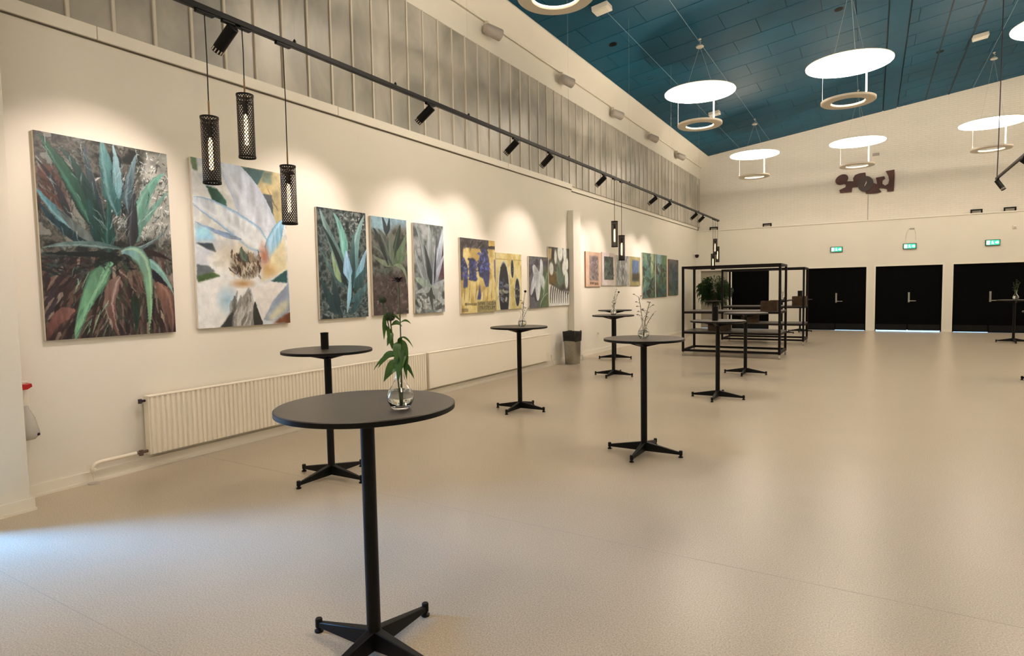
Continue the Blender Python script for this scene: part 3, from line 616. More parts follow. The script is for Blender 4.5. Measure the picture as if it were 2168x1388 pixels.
# ------------------------------------------------------------------ wheeled racks
def rack(loc, label, wd=2.16, dp=1.10, rz=0.0):
    t = thing('storage_rack', label, 'rack', loc, rz, 'black wheeled racks'); zt = 2.11; q = 0.05; k = M['rackmetal']
    for x in (0, wd-q):
        for y in (0, dp-q):
            MB().box(x, x+q, y, y+q, 0.10, zt).build('post', k, t, smooth=False)
            cst = MB().box(x+0.012, x+0.038, y+0.006, y+0.044, 0.05, 0.10).build('caster', M['steel'], t, bevel=0.003)
            MB().tube([(x+0.008, y+0.025, 0.037), (x+0.042, y+0.025, 0.037)], 0.037, 18).build('wheel', M['greylamp'], cst)
    for z in (zt-q, 0.11):
        MB().box(q, wd-q, 0, q, z, z+q).build('rail', k, t, smooth=False); MB().box(q, wd-q, dp-q, dp, z, z+q).build('rail', k, t, smooth=False)
        MB().box(0, q, q, dp-q, z, z+q).build('rail', k, t, smooth=False); MB().box(wd-q, wd, q, dp-q, z, z+q).build('rail', k, t, smooth=False)
    for z in (1.045, 0.57):
        s = MB().box(0.005, wd-0.005, 0.005, dp-0.005, z-0.002, z+0.016).build('shelf', M['shelftop'], t, smooth=False)
        MB().box(q, wd-q, 0.002, q, z-0.042, z-0.002).box(q, wd-q, dp-q, dp-0.002, z-0.042, z-0.002).box(0.002, q, q, dp-q, z-0.042, z-0.002).box(wd-q, wd-0.002, q, dp-q, z-0.042, z-0.002).build('shelf_frame', k, s, smooth=False)
    return t
M['rackmetal'] = mat('dark_brown_black_steel', S(16, 9, 9), 0.5, spec=0.2, noise=(20, 0.15))
rack((-3.87, 14.32, 0), 'black steel rack on wheels, nearer of the two')
rack((-3.72, 17.95, 0), 'black steel rack on wheels, farther of the two')
def crate(loc, label, wd, dp, h, rz=0.0):
    t = thing('wooden_crate', label, 'crate', loc, rz, 'wooden crates on the racks'); th = 0.014
    MB().box(-wd/2, wd/2, -dp/2, dp/2, 0, th).build('bottom', M['crate'], t, smooth=False)
    n = max(2, int(h/0.085)); sh = h/n
    for k in range(n):
        z0 = k*sh+0.003; z1 = (k+1)*sh-0.003
        MB().box(-wd/2, wd/2, -dp/2, -dp/2+th, max(z0, th), z1).build('slat', M['crate'], t, smooth=False); MB().box(-wd/2, wd/2, dp/2-th, dp/2, max(z0, th), z1).build('slat', M['crate'], t, smooth=False)
        MB().box(-wd/2, -wd/2+th, -dp/2+th, dp/2-th, max(z0, th), z1).build('slat', M['crate'], t, smooth=False); MB().box(wd/2-th, wd/2, -dp/2+th, dp/2-th, max(z0, th), z1).build('slat', M['crate'], t, smooth=False)
crate((-1.98, 14.72, 1.0625), 'brown wooden crate on the upper shelf of the nearer rack', 0.34, 0.5, 0.22)
crate((-1.72, 18.4, 1.0625), 'brown wooden crate on the upper shelf of the farther rack', 0.34, 0.5, 0.26)
crate((-3.02, 18.5, 0.5875), 'brown wooden crate on the lower shelf of the farther rack', 0.42, 0.5, 0.24)
crate((-3.12, 14.9, 0.5875), 'brown wooden crate on the lower shelf of the nearer rack', 0.44, 0.5, 0.25)

# ------------------------------------------------------------------ big potted plant
pt = thing('potted_plant', 'big dark green bushy plant behind the racks', 'plant', (-4.95, 22.75, 0))
MB().lathe([(0.0, 0.0), (0.20, 0.0), (0.25, 0.42), (0.265, 0.44), (0.24, 0.44), (0.22, 0.40), (0.0, 0.40)], 28).build('pot', M['rackmetal'], pt)
MB().tube([(0, 0, 0.38), (0.03, 0.02, 0.9), (-0.02, 0.0, 1.5)], [0.04, 0.035, 0.02], 10).tube([(0.02, 0.02, 0.8), (0.2, -0.1, 1.4)], [0.025, 0.012], 8).tube([(0.02, 0.02, 0.9), (-0.22, 0.1, 1.5)], [0.025, 0.012], 8).build('trunk', M['crate'], pt)
fol = MB()
for k in range(1000):
    d = Vector((random.gauss(0, 1), random.gauss(0, 1), random.gauss(0, 1))).normalized()
    b0 = Vector((0, 0, 1.52))+Vector((d.x*0.46, d.y*0.40, d.z*0.56))*random.uniform(0.25, 0.95)
    L = random.uniform(0.22, 0.36); e = b0+Vector((d.x*L*0.8, d.y*L*0.8, d.z*0.08-L*random.uniform(0.35, 0.95)))
    md = (b0+e)/2+Vector((d.x, d.y, 0.6))*0.09; sd = (e-b0).cross(Vector((d.y, -d.x, 0.3))).normalized()*random.uniform(0.014, 0.028)
    fol.add([b0, md+sd, e, md-sd, (b0+md)/2+sd*0.8, (b0+md)/2-sd*0.8], [(0, 4, 5), (4, 1, 3, 5), (1, 2, 3)])
tag(fol.build('foliage', M['plant'], pt, smooth=False), kind='stuff')

# ------------------------------------------------------------------ radiators and pipes
def radiator(y0, y1, label, z0=0.15, z1=0.70, ribs=True):
    t = thing('radiator', label, 'radiator', (WX+0.002, (y0+y1)/2, 0), 0, 'long white panel radiators'); h = (y1-y0)/2
    n = int((y1-y0)/0.05); prof = []
    if ribs:
        for k in range(n):
            a = -h+2*h*k/n; s = 2*h/n; prof += [(0.100, a), (0.100, a+s*0.25), (0.112, a+s*0.4), (0.112, a+s*0.85)]
        prof += [(0.100, h)]
    else: prof = [(0.108, -h), (0.108, h)]
    MB().prism(prof+[(0.085, h), (0.085, -h)], 'z', z0, z1-0.012).build('front_panel', M['radiator'], t, smooth=False)
    MB().box(0.03, 0.05, -h, h, z0, z1-0.012).build('rear_panel', M['radiator'], t, smooth=False)
    MB().box(0.028, 0.114, -h, h, z1-0.012, z1).build('top_grille', M['radiator'], t, bevel=0.003)
    for s in (-1, 1): MB().box(0.03, 0.108, s*h-0.004, s*h+0.004, z0, z1-0.01).build('side_cover', M['radiator'], t, smooth=False)
    for y in (-h*0.7, 0, h*0.7): MB().box(0.0, 0.03, y-0.02, y+0.02, z0+0.05, z1-0.06).build('wall_bracket', M['radiator'], t)
    return t
r1 = radiator(3.03, 7.10, 'long ribbed white radiator behind the nearest table')
MB().tube([(0.06, -2.035, 0.655), (0.06, -2.085, 0.655)], 0.012, 8).lathe([(0.0, -0.02), (0.016, -0.02), (0.016, 0.02), (0.0, 0.02)], 10, (0.06, -2.085, 0.655)).build('vent_valve', M['darkcable'], r1)
MB().tube([(0.06, -2.03, 0.18), (0.06, -2.14, 0.18)], 0.014, 8).lathe([(0.0, -0.035), (0.02, -0.03), (0.02, 0.02), (0.0, 0.025)], 10, (0.06, -2.10, 0.18)).build('supply_valve', M['valve'], r1)
r2 = radiator(7.17, 11.22, 'flat white radiator beside the waste bin', ribs=False)
pp = thing('heating_pipe', 'white heating pipe left of the ribbed radiator', 'pipe', (WX+0.06, 2.56, 0))
MB().tube([(0, 0.365, 0.18), (0, 0.06, 0.18), (0, 0.02, 0.172), (0, 0.0, 0.15), (0, 0.0, 0.0)], 0.017, 10).build('pipe', M['radiator'], pp)
MB().lathe([(0.0, 0.0), (0.045, 0.0), (0.045, 0.008), (0.02, 0.014), (0.0, 0.014)], 18).build('floor_rosette', M['greylamp'], pp)
MB().lathe([(0.018, 0.10), (0.022, 0.11), (0.022, 0.13), (0.018, 0.14)], 14, closed=True).build('union_nut', M['radiator'], pp)
pp = thing('heating_pipe', 'white pipe rising between the two radiators', 'pipe', (WX+0.06, 7.135, 0))
MB().tube([(0, 0, 0.0), (0, 0, 0.62), (0, -0.01, 0.66), (0, -0.03, 0.67)], 0.012, 10).build('pipe', M['radiator'], pp)
MB().lathe([(0.0, 0.0), (0.03, 0.0), (0.03, 0.006), (0.0, 0.010)], 16).build('floor_rosette', M['radiator'], pp)
pp = thing('heating_pipe', 'bent white pipe at the end of the flat radiator', 'pipe', (WX+0.07, 11.22, 0))
MB().tube([(0, 0.0, 0.22), (0, 0.07, 0.22), (0, 0.16, 0.12), (0, 0.19, 0.05), (0, 0.19, 0.0)], 0.014, 10).build('pipe', M['radiator'], pp)
MB().lathe([(0.0, -0.03), (0.024, -0.03), (0.024, 0.03), (0.0, 0.03)], 12, (0, 0.06, 0.22)).build('valve', M['greylamp'], pp)

# ------------------------------------------------------------------ waste bin
bn = thing('waste_bin', 'steel waste bin lined with a black bag beside the flat radiator', 'bin', (-5.60, 11.92, 0), 0.0)
def rrect(hx, hy, r, z, n=5):
    out = []
    for cx, cy, a0 in ((hx-r, hy-r, 0), (-hx+r, hy-r, PI/2), (-hx+r, -hy+r, PI), (hx-r, -hy+r, 1.5*PI)):
        for k in range(n+1): out.append((cx+r*math.cos(a0+PI/2*k/n), cy+r*math.sin(a0+PI/2*k/n), z))
    return out
def loft(rings, m, name, parent, cap0=True, cap1=True):
    b = MB(); n = len(rings[0]); vs = [v for r in rings for v in r]; fs = []
    for j in range(len(rings)-1):
        for i in range(n): fs.append((j*n+i, j*n+(i+1) % n, (j+1)*n+(i+1) % n, (j+1)*n+i))
    if cap0: fs.append(tuple(range(n-1, -1, -1)))
    if cap1: fs.append(tuple((len(rings)-1)*n+i for i in range(n)))
    b.add(vs, fs); return b.build(name, m, parent, ang=50)
loft([rrect(0.12, 0.155, 0.05, 0.0), rrect(0.125, 0.16, 0.05, 0.01), rrect(0.14, 0.185, 0.055, 0.60)], M['steel'], 'steel_body', bn)
random.seed(3)
bag = [rrect(0.146, 0.192, 0.055, 0.50), rrect(0.152, 0.20, 0.06, 0.60), rrect(0.156, 0.205, 0.06, 0.705), rrect(0.146, 0.19, 0.055, 0.715), rrect(0.135, 0.18, 0.05, 0.64)]
bag = [[(x*random.uniform(0.985, 1.03), y*random.uniform(0.985, 1.03), z+random.uniform(-0.012, 0.012)) for x, y, z in r] for r in bag]
loft(bag, M['bag'], 'bin_bag', bn, cap0=False)

# ------------------------------------------------------------------ wall and end-wall details
so = thing('wall_socket', 'small white socket low on the wall past the boxed column', 'socket', (WXF, 14.25, 0.49))
MB().box(0, 0.012, -0.05, 0.05, -0.05, 0.05).build('plate', M['plastic'], so, bevel=0.003); MB().box(0.011, 0.016, -0.025, 0.025, -0.025, 0.025).build('insert', M['greylamp'], so, bevel=0.002)
dc = thing('dome_camera', 'small dome camera in the far corner above the rack', 'camera', (WXF, 23.9, 2.85))
MB().tube([(0, 0, 0.05), (0.08, 0, 0.05), (0.10, 0, 0.02)], 0.02, 10).build('arm', M['plastic'], dc); MB().lathe([(0.0, -0.10), (0.05, -0.085), (0.075, -0.03), (0.08, 0.0), (0.06, 0.03), (0.0, 0.04)], 20, (0.11, 0, 0)).build('dome', M['darkcable'], dc)
ds = thing('wall_dispenser', 'cloudy plastic dispenser with a red lever, half behind the pier', 'dispenser', (WX, 2.09, 0.5))
MB().lathe([(0.0, 0.0), (0.055, 0.0), (0.075, 0.02), (0.085, 0.05), (0.06, 0.17), (0.028, 0.24), (0.022, 0.27), (0.0, 0.27)], 24, (0.09, 0, 0)).build('bottle', M['clear'], ds, ang=60)
MB().box(0, 0.01, -0.06, 0.06, -0.02, 0.46).build('back_plate', M['plastic'], ds, bevel=0.003)
MB().prism([(-0.07, 0.40), (0.02, 0.40), (0.055, 0.42), (0.05, 0.445), (0.02, 0.44), (-0.07, 0.45)], 'x', 0.02, 0.10).build('lever', M['red'], ds, smooth=False)
MB().lathe([(0.0, 0.03), (0.01, 0.03), (0.01, 0.05), (0.0, 0.05)], 10, (0.155, 0.055, 0)).build('spout', M['darkcable'], ds)
def exit_sign(x, label):
    t = thing('exit_sign', label, 'exit sign', (x, BY, 2.865), 0, 'green exit signs over the doors')
    MB().box(-0.19, 0.19, -0.05, 0.0, -0.095, 0.095).build('housing', M['sign_frame'], t, bevel=0.012)
    MB().box(-0.165, 0.165, -0.054, -0.049, -0.072, 0.072).build('face', M['sign_green'], t, smooth=False)
    # white open doorway, running figure and arrow
    MB().box(-0.155, -0.075, -0.058, -0.053, -0.062, 0.062).build('doorway', M['sign_white'], t, smooth=False)
    fg = MB().lathe([(0.0, -0.003), (0.015, -0.003), (0.015, 0.003), (0.0, 0.003)], 12)
    fg.v = [(v[0]-0.01, -0.056+v[2], 0.045+v[1]) for v in fg.v]
    for a, b_, r in (((-0.01, 0.026), (-0.005, -0.012), 0.012), ((-0.005, -0.012), (0.022, -0.03), 0.008), ((0.022, -0.03), (0.018, -0.058), 0.007), ((-0.005, -0.012), (-0.03, -0.05), 0.008), ((-0.01, 0.022), (-0.036, 0.006), 0.006), ((-0.01, 0.022), (0.016, 0.004), 0.006)):
        fg.tube([(a[0], -0.056, a[1]), (b_[0], -0.056, b_[1])], r, 8)
    fg.build('running_figure', M['sign_white'], t)
    MB().prism([(0.06, 0.018), (0.105, 0.018), (0.105, 0.05), (0.158, 0.0), (0.105, -0.05), (0.105, -0.018), (0.06, -0.018)], 'y', -0.058, -0.053).build('arrow', M['sign_white'], t, smooth=False)
exit_sign(-1.114, 'green lit exit sign over the door nearest the rack'); exit_sign(1.054, 'green lit exit sign over the middle door'); exit_sign(3.256, 'green lit exit sign over the right hand door')
def ubracket(x, label):
    t = thing('black_bracket', label, 'bracket', (x, BY+0.06, 3.83), 0, 'black brackets on the end wall ledge')
    MB().box(-0.155, 0.155, -0.03, 0.03, 0.085, 0.125).build('bar', M['black'], t, bevel=0.004)
    for s in (-1, 1): MB().box(s*0.155-(0.04 if s > 0 else 0), s*0.155+(0 if s > 0 else 0.04), -0.03, 0.03, 0, 0.085).build('leg', M['black'], t, bevel=0.004)
for x, l in ((-5.36, 'black bracket on the ledge in the far corner'), (-3.42, 'black bracket on the ledge above the rack'), (2.83, 'left of the two black brackets near the right edge'), (3.67, 'right of the two black brackets near the right edge')): ubracket(x, l)
dt = thing('wall_detector', 'small white detector high on the end wall at right', 'detector', (3.79, BY, 3.32))
MB().box(-0.05, 0.05, -0.05, 0, -0.05, 0.05).build('body', M['plastic'], dt, bevel=0.01); MB().box(-0.03, 0.03, -0.056, -0.049, -0.03, 0.01).build('window', M['greylamp'], dt)
ll = thing('loose_wire', 'thin loose wire looped above the middle exit sign', 'wire', (1.1, BY, 3.45))
MB().box(-0.06, 0.08, -0.03, 0, -0.02, 0.02).build('clip', M['greylamp'], ll, bevel=0.004); MB().tube(bez((-0.04, -0.02, 0.0), (-0.16, -0.02, -0.03), (-0.17, -0.02, -0.38)), 0.005, 6).tube(bez((0.04, -0.02, 0.0), (0.12, -0.02, -0.04), (0.12, -0.02, -0.38)), 0.005, 6).build('wire', M['cable'], ll)
tag(MB().tube([(-0.18, BYU-0.012, 3.83), (-0.18, BYU-0.012, 4.72)], 0.012, 8).build('cable_conduit', M['greylamp']), 'thin grey conduit under the wooden wall sculpture', 'conduit')
se = thing('sensor', 'small grey sensor on the brick wall behind the ring lamp', 'sensor', (0.03, BYU, 6.05))
MB().box(-0.1, 0.1, -0.08, 0, -0.04, 0.04).build('body', M['greylamp'], se, bevel=0.01); MB().box(-0.07, 0.07, -0.06, 0, 0.05, 0.08).build('cover', M['plastic'], se, bevel=0.006)
# brown cut-out sculpture with a dial
sc = thing('wall_sculpture', 'dark brown cut-out wooden sculpture with a dial on the brick wall', 'sculpture', (0, BYU, 0))
def SW(u, v):  # drawing units of the cut-out
    px, py = 1700+u/4.632, 280+v/4.632
    return (-1.19+(px-1768)*0.01403, 5.27-(py-385)*0.0159-(px-1768)*0.0015)
def spoly(pts): return [SW(*p) for p in pts]
ell = [(382+66*math.cos(a), 468+50*math.sin(a)-0.25*66*math.cos(a)) for a in [2*PI*k/24 for k in range(24)]]
MB().prism(spoly(ell), 'y', -0.10, -0.03).build('oval_cutout', M['sculpt'], sc, smooth=False)
for nm, pts, a, c in (('foot_cutout', [(400, 500), (440, 485), (500, 485), (545, 520), (540, 540), (490, 545), (485, 592), (365, 603), (358, 575), (420, 545), (425, 520)], -0.08, -0.01),
                      ('arch_cutout', [(500, 490), (495, 455), (515, 422), (560, 405), (618, 398), (625, 440), (640, 520), (560, 530)], -0.07, -0.01),
                      ('base_cutout', [(600, 560), (690, 500), (735, 515), (722, 450), (802, 436), (812, 458), (788, 478), (786, 510), (812, 528), (842, 510), (850, 470), (840, 430), (816, 386), (898, 372), (901, 440), (896, 578), (836, 584), (828, 558), (770, 548), (752, 556), (778, 588), (735, 602), (630, 608)], -0.09, -0.01)):
    MB().prism(spoly(pts), 'y', a, c).build(nm, M['sculpt'], sc, smooth=False)
cx, cz = SW(622, 512)
dl = MB().prism([(cx+0.235*math.cos(2*PI*k/40), cz+0.262*math.sin(2*PI*k/40)) for k in range(40)], 'y', -0.13, -0.06).build('dial', M['sculptdial'], sc, smooth=False)
MB().prism([(cx-0.03, cz-0.07), (cx-0.018, cz-0.075), (cx+0.03, cz+0.08), (cx+0.022, cz+0.085)], 'y', -0.138, -0.131).build('hand', M['plastic'], dl, smooth=False)
MB().prism([(cx-0.012, cz+0.0), (cx+0.004, cz-0.01), (cx+0.035, cz+0.03), (cx+0.028, cz+0.036)], 'y', -0.144, -0.139).build('hand', M['plastic'], dl, smooth=False)
#PART3
# ------------------------------------------------------------------ paintings: colours laid stroke by stroke on a fine grid of points
def vnoise(h, w, sy, sx, rng, octs=4):
    out = np.zeros((h, w)); amp = 1.0; tot = 0
    for o in range(octs):
        ny, nx = max(2, int(sy*2**o)+2), max(2, int(sx*2**o)+2)
        g = rng.random((ny, nx)); yy = np.linspace(0, ny-1.001, h); xx = np.linspace(0, nx-1.001, w)
        y0 = yy.astype(int); x0 = xx.astype(int); fy = (yy-y0)[:, None]; fx = (xx-x0)[None, :]
        fy = fy*fy*(3-2*fy); fx = fx*fx*(3-2*fx)
        a = g[y0][:, x0]*(1-fx)+g[y0][:, x0+1]*fx; b = g[y0+1][:, x0]*(1-fx)+g[y0+1][:, x0+1]*fx
        out += amp*(a*(1-fy)+b*fy); tot += amp; amp *= 0.55
    return out/tot
class Art:
    """a canvas; positions are given in drawing units mapped to it by the four corners TL, TR, BR, BL"""
    def __init__(s, w, h, corners, bg, seed, wid, hei):
        s.w, s.h = w, h; s.asp = hei/wid; s.rng = np.random.default_rng(seed)
        s.X, s.Y = np.meshgrid((np.arange(w)+0.5)/w, (np.arange(h)+0.5)/h*s.asp)
        s.C = np.zeros((h, w, 3)); s.C[:] = np.array(bg)/255.0
        A = []; B = []
        for (x, y), (u, v) in zip(corners, ((0, 0), (1, 0), (1, s.asp), (0, s.asp))):
            A.append([x, y, 1, 0, 0, 0, -u*x, -u*y]); B.append(u); A.append([0, 0, 0, x, y, 1, -v*x, -v*y]); B.append(v)
        s.Hm = np.append(np.linalg.solve(np.array(A, float), np.array(B, float)), 1).reshape(3, 3)
        e = [s.m(p) for p in corners[:2]]; s.unit = 1.0/abs(corners[1][0]-corners[0][0])
    def m(s, p):
        q = s.Hm @ np.array([p[0], p[1], 1.0]); return q[:2]/q[2]
    def n(s, sx=6, octs=4): return vnoise(s.h, s.w, sx*s.asp, sx, s.rng, octs)
    def blend(s, mask, col):
        s.C += mask[..., None]*(col-s.C)
    def col(s, c): return np.array(c)/255.0
    def mottle(s, cols, sx=8, mask=None, octs=5, sharp=1.0):
        v = s.n(sx, octs); v = np.clip((v-0.5)*3.2*sharp+0.5, 0, 0.9999)*(len(cols)-1)
        i = v.astype(int); f = (v-i)[..., None]; cs = np.array(cols)/255.0; c = cs[i]*(1-f)+cs[np.minimum(i+1, len(cols)-1)]*f
        s.blend(np.ones((s.h, s.w)) if mask is None else mask, c)
    def leaf(s, pts, wd, c0, c1, hi=None, edge=None, p=0.7, blunt=0.25, alpha=1.0, two=None):
        P = np.array([s.m(q) for q in pts]); n = 48; t = np.linspace(0, 1, n)[:, None]
        if len(P) == 2: K = P[0]*(1-t)+P[1]*t
        else: ctl = 2*P[1]-(P[0]+P[2])/2; K = (1-t)**2*P[0]+2*t*(1-t)*ctl+t*t*P[2]
        W = wd*s.unit
        x0, y0 = K.min(0)-W*1.3; x1, y1 = K.max(0)+W*1.3
        ix0, ix1 = max(0, int(x0*s.w)), min(s.w, int(x1*s.w)+2); iy0, iy1 = max(0, int(y0/s.asp*s.h)), min(s.h, int(y1/s.asp*s.h)+2)
        if ix1 <= ix0 or iy1 <= iy0: return
        X = s.X[iy0:iy1, ix0:ix1]; Y = s.Y[iy0:iy1, ix0:ix1]
        best = np.full(X.shape, 1e9); T = np.zeros(X.shape); Sd = np.zeros(X.shape); tan = np.gradient(K, axis=0)
        for k in range(n):
            dx, dy = X-K[k, 0], Y-K[k, 1]; d = dx*dx+dy*dy; mm = d < best
            L = math.hypot(*tan[k])+1e-9
            best = np.where(mm, d, best); T = np.where(mm, k/(n-1), T); Sd = np.where(mm, (dx*-tan[k, 1]+dy*tan[k, 0])/L, Sd)
        prof = W*np.maximum(np.minimum(1, blunt+T*3), 0)*np.power(np.clip(1-T, 0, 1), p)
        D = np.sqrt(best); soft = 0.8/s.w
        mask = np.clip((prof-D)/soft+0.5, 0, 1)*(prof > 0)*alpha
        q = np.clip(Sd/(prof+1e-6), -1, 1); nz = s.rng.random(X.shape)
        str_ = vnoise(*X.shape, 3, 14, s.rng, 3)
        c = s.col(c0)*(1-T[..., None])+s.col(c1)*T[..., None]
        if two is not None: c = np.where((q > 0.1)[..., None], c, s.col(two)*(0.85+0.3*str_[..., None]))
        c = c*(0.78+0.44*str_[..., None])
        if hi is not None: k = np.clip(1-np.abs(q+0.45)*3.2, 0, 1)[..., None]*0.7; c = c*(1-k)+s.col(hi)*k
        if edge is not None: k = np.clip((np.abs(q)-0.72)*5, 0, 1)[..., None]*0.85; c = c*(1-k)+s.col(edge)*k
        sub = s.C[iy0:iy1, ix0:ix1]; sub += mask[..., None]*(c-sub)
    def poly(s, pts, c, var=0.12, alpha=1.0, soft=0.0, two=None):
        P = np.array([s.m(q) for q in pts]); ins = np.zeros((s.h, s.w), bool); j = len(P)-1
        for i in range(len(P)):
            xi, yi = P[i]; xj, yj = P[j]
            cnd = ((yi > s.Y) != (yj > s.Y)) & (s.X < (xj-xi)*(s.Y-yi)/((yj-yi) if abs(yj-yi) > 1e-12 else 1e-12)+xi); ins ^= cnd; j = i
        mk = ins.astype(float)
        if soft:
            r = max(1, int(soft*s.unit*s.w))
            for ax in (0, 1):
                for _ in range(2):
                    cs = np.cumsum(np.pad(mk, [(r+1, r) if a == ax else (0, 0) for a in (0, 1)], mode='edge'), axis=ax)
                    mk = (np.take(cs, range(2*r+1, cs.shape[ax]), axis=ax)-np.take(cs, range(0, cs.shape[ax]-2*r-1), axis=ax))/(2*r+1)
        k = s.n(9, 4)[..., None]
        cc = s.col(c)*(1-var+2*var*k) if two is None else s.col(c)*np.clip(k*2-0.5, 0, 1)+s.col(two)*(1-np.clip(k*2-0.5, 0, 1))
        s.blend(mk*alpha, cc)
    def disc(s, c, rx, ry, col, soft=0.2, alpha=1.0, var=0.1):
        q = s.m(c); rx *= s.unit; ry *= s.unit
        d = np.sqrt(((s.X-q[0])/rx)**2+((s.Y-q[1])/ry)**2); mk = np.clip((1-d)/max(soft, 0.02), 0, 1)*alpha
        s.blend(mk, s.col(col)*(1-var+2*var*s.n(10, 3)[..., None]))
    def strokes(s, box, n, L, wd, cols, ang=0.0, spread=0.6):
        for _ in range(n):
            x, y = s.rng.uniform(box[0], box[2]), s.rng.uniform(box[1], box[3]); a = ang+s.rng.normal()*spread; l = L*s.rng.uniform(0.5, 1.4)
            c = cols[s.rng.integers(len(cols))]; dx, dy = math.cos(a)*l/2, math.sin(a)*l/2; bx = s.rng.normal()*l*0.05
            s.leaf([(x-dx, y-dy), (x+bx, y-bx), (x+dx, y+dy)], wd*s.rng.uniform(0.6, 1.4), c, c, p=0.5, blunt=0.4, alpha=s.rng.uniform(0.45, 0.95))
    def text(s, txt, box, col):
        F = {'V': '1000110001100011000101010010100010000000'[:35], 'A': '01110100011000111111100011000110001', 'N': '10001110011010110011100011000110001', 'G': '01110100011000010111100011000101110',
             'O': '01110100011000110001100011000101110', 'H': '10001100011000111111100011000110001', 'M': '10001110111010110001100011000110001', 'U': '10001100011000110001100011000101110',
             'S': '01111100001000001110000010000111110', 'E': '11111100001000011110100001000011111'}
        x0, y0, x1, y1 = box; cw = (x1-x0)/len(txt)
        for i, ch in enumerate(txt):
            if ch not in F: continue
            for r in range(7):
                for c in range(5):
                    if F[ch][r*5+c] == '1':
                        a = x0+cw*i+cw*0.82*c/5; b = y0+(y1-y0)*r/7; s.poly([(a, b), (a+cw*0.82/5, b), (a+cw*0.82/5, b+(y1-y0)/7), (a, b+(y1-y0)/7)], col, 0.05)
    def weave(s, amt=0.05): s.C *= (1-amt/2+amt*s.rng.random((s.h, s.w)))[..., None]*(1-0.06+0.12*s.n(20, 3))[..., None]
PM = bpy.data.materials.new('oil_paint'); PM.use_nodes = True
_p = PM.node_tree.nodes['Principled BSDF']; _p.inputs['Roughness'].default_value = 0.5; _p.inputs['Specular IOR Level'].default_value = 0.3
_a = PM.node_tree.nodes.new('ShaderNodeVertexColor'); _a.layer_name = 'paint'; PM.node_tree.links.new(_a.outputs['Color'], _p.inputs['Base Color'])
def hang(art, y0, y1, z0, z1, label, xw=WX, side=None, th=0.035):
    t = thing('painting', label, 'painting', (xw, (y0+y1)/2, z0), 0, 'paintings along the side wall')
    hy, hz = (y1-y0)/2, z1-z0
    MB().box(0.004, th, -hy, hy, 0, hz).build('canvas', side or M['canvas'], t, smooth=False, bevel=0.002)
    w, h = art.w, art.h
    dx = ((art.n(22, 3)-0.5)*0.024*w).astype(int); dy = ((art.n(22, 3)-0.5)*0.024*w).astype(int)   # loose brushwork
    iy, ix = np.mgrid[0:h, 0:w]; art.C = art.C[np.clip(iy+dy, 0, h-1), np.clip(ix+dx, 0, w-1)]
    art.weave()
    yy = np.linspace(-hy, hy, w); zz = np.linspace(hz, 0, h); Yg, Zg = np.meshgrid(yy, zz)
    co = np.stack([np.full(Yg.shape, th+0.0012), Yg, Zg], -1).reshape(-1, 3)
    idx = np.arange(w*h).reshape(h, w); q = np.stack([idx[1:, :-1], idx[1:, 1:], idx[:-1, 1:], idx[:-1, :-1]], -1).reshape(-1, 4)
    me = bpy.data.meshes.new('painted_picture'); me.vertices.add(w*h); me.vertices.foreach_set('co', co.ravel().astype(np.float32))
    me.loops.add(q.size); me.loops.foreach_set('vertex_index', q.ravel().astype(np.int32)); me.polygons.add(len(q))
    me.polygons.foreach_set('loop_start', (np.arange(len(q))*4).astype(np.int32)); me.update(calc_edges=True)
    c = np.clip(art.C, 0.0, 1.0); c = c*0.88+c.mean(-1, keepdims=True)*0.12; c = np.where(c <= 0.04045, c/12.92, ((c+0.055)/1.055)**2.4)
    c = np.minimum(c*np.array([0.98, 1.08, 1.22]), 0.9)
    ca = me.color_attributes.new('paint', 'FLOAT_COLOR', 'POINT'); ca.data.foreach_set('color', np.concatenate([c, np.ones(c.shape[:2]+(1,))], -1).ravel().astype(np.float32))
    obj('painted_picture', me, PM, t); return t

# 1. large agave
A = Art(250, 392, ((197, 67), (990, 210), (1023, 1262), (262, 1303)), (52, 50, 44), 1, 1.08, 1.70)
A.mottle([(30, 34, 32), (60, 60, 52), (96, 88, 76), (52, 56, 50), (120, 116, 104)], 9)
A.poly([(215, 270), (330, 280), (420, 560), (240, 520)], (86, 54, 44), 0.3, soft=18)
A.poly([(240, 800), (560, 800), (640, 900), (1023, 960), (1023, 1262), (262, 1303)], (52, 38, 36), 0.35, soft=14)
A.poly([(860, 200), (990, 210), (1010, 720), (800, 700), (830, 420)], (150, 146, 132), 0.3, soft=14)
A.strokes((800, 210, 1000, 720), 260, 26, 4.5, [(214, 208, 194), (90, 92, 84), (60, 62, 56), (176, 170, 150), (236, 230, 216)], 1.0, 0.9)
A.strokes((560, 330, 880, 660), 200, 30, 4.5, [(176, 176, 166), (70, 76, 74), (40, 46, 46), (206, 202, 190)], 1.9, 0.8)
A.strokes((230, 100, 560, 640), 120, 60, 5, [(40, 44, 40), (110, 100, 86), (74, 80, 72), (30, 40, 40)], 1.0, 0.4)
A.strokes((250, 830, 640, 1290), 120, 130, 12, [(112, 84, 70), (34, 28, 28), (136, 116, 98), (84, 58, 50), (58, 48, 52)], 2.1, 0.3)
A.strokes((620, 860, 1010, 1290), 130, 130, 12, [(112, 84, 70), (30, 26, 28), (150, 130, 110), (84, 58, 50), (50, 62, 46)], 1.35, 0.3)
A.strokes((250, 800, 640, 930), 60, 90, 10, [(26, 34, 34), (46, 60, 56), (66, 62, 60), (30, 26, 28)], 0.2, 0.4)
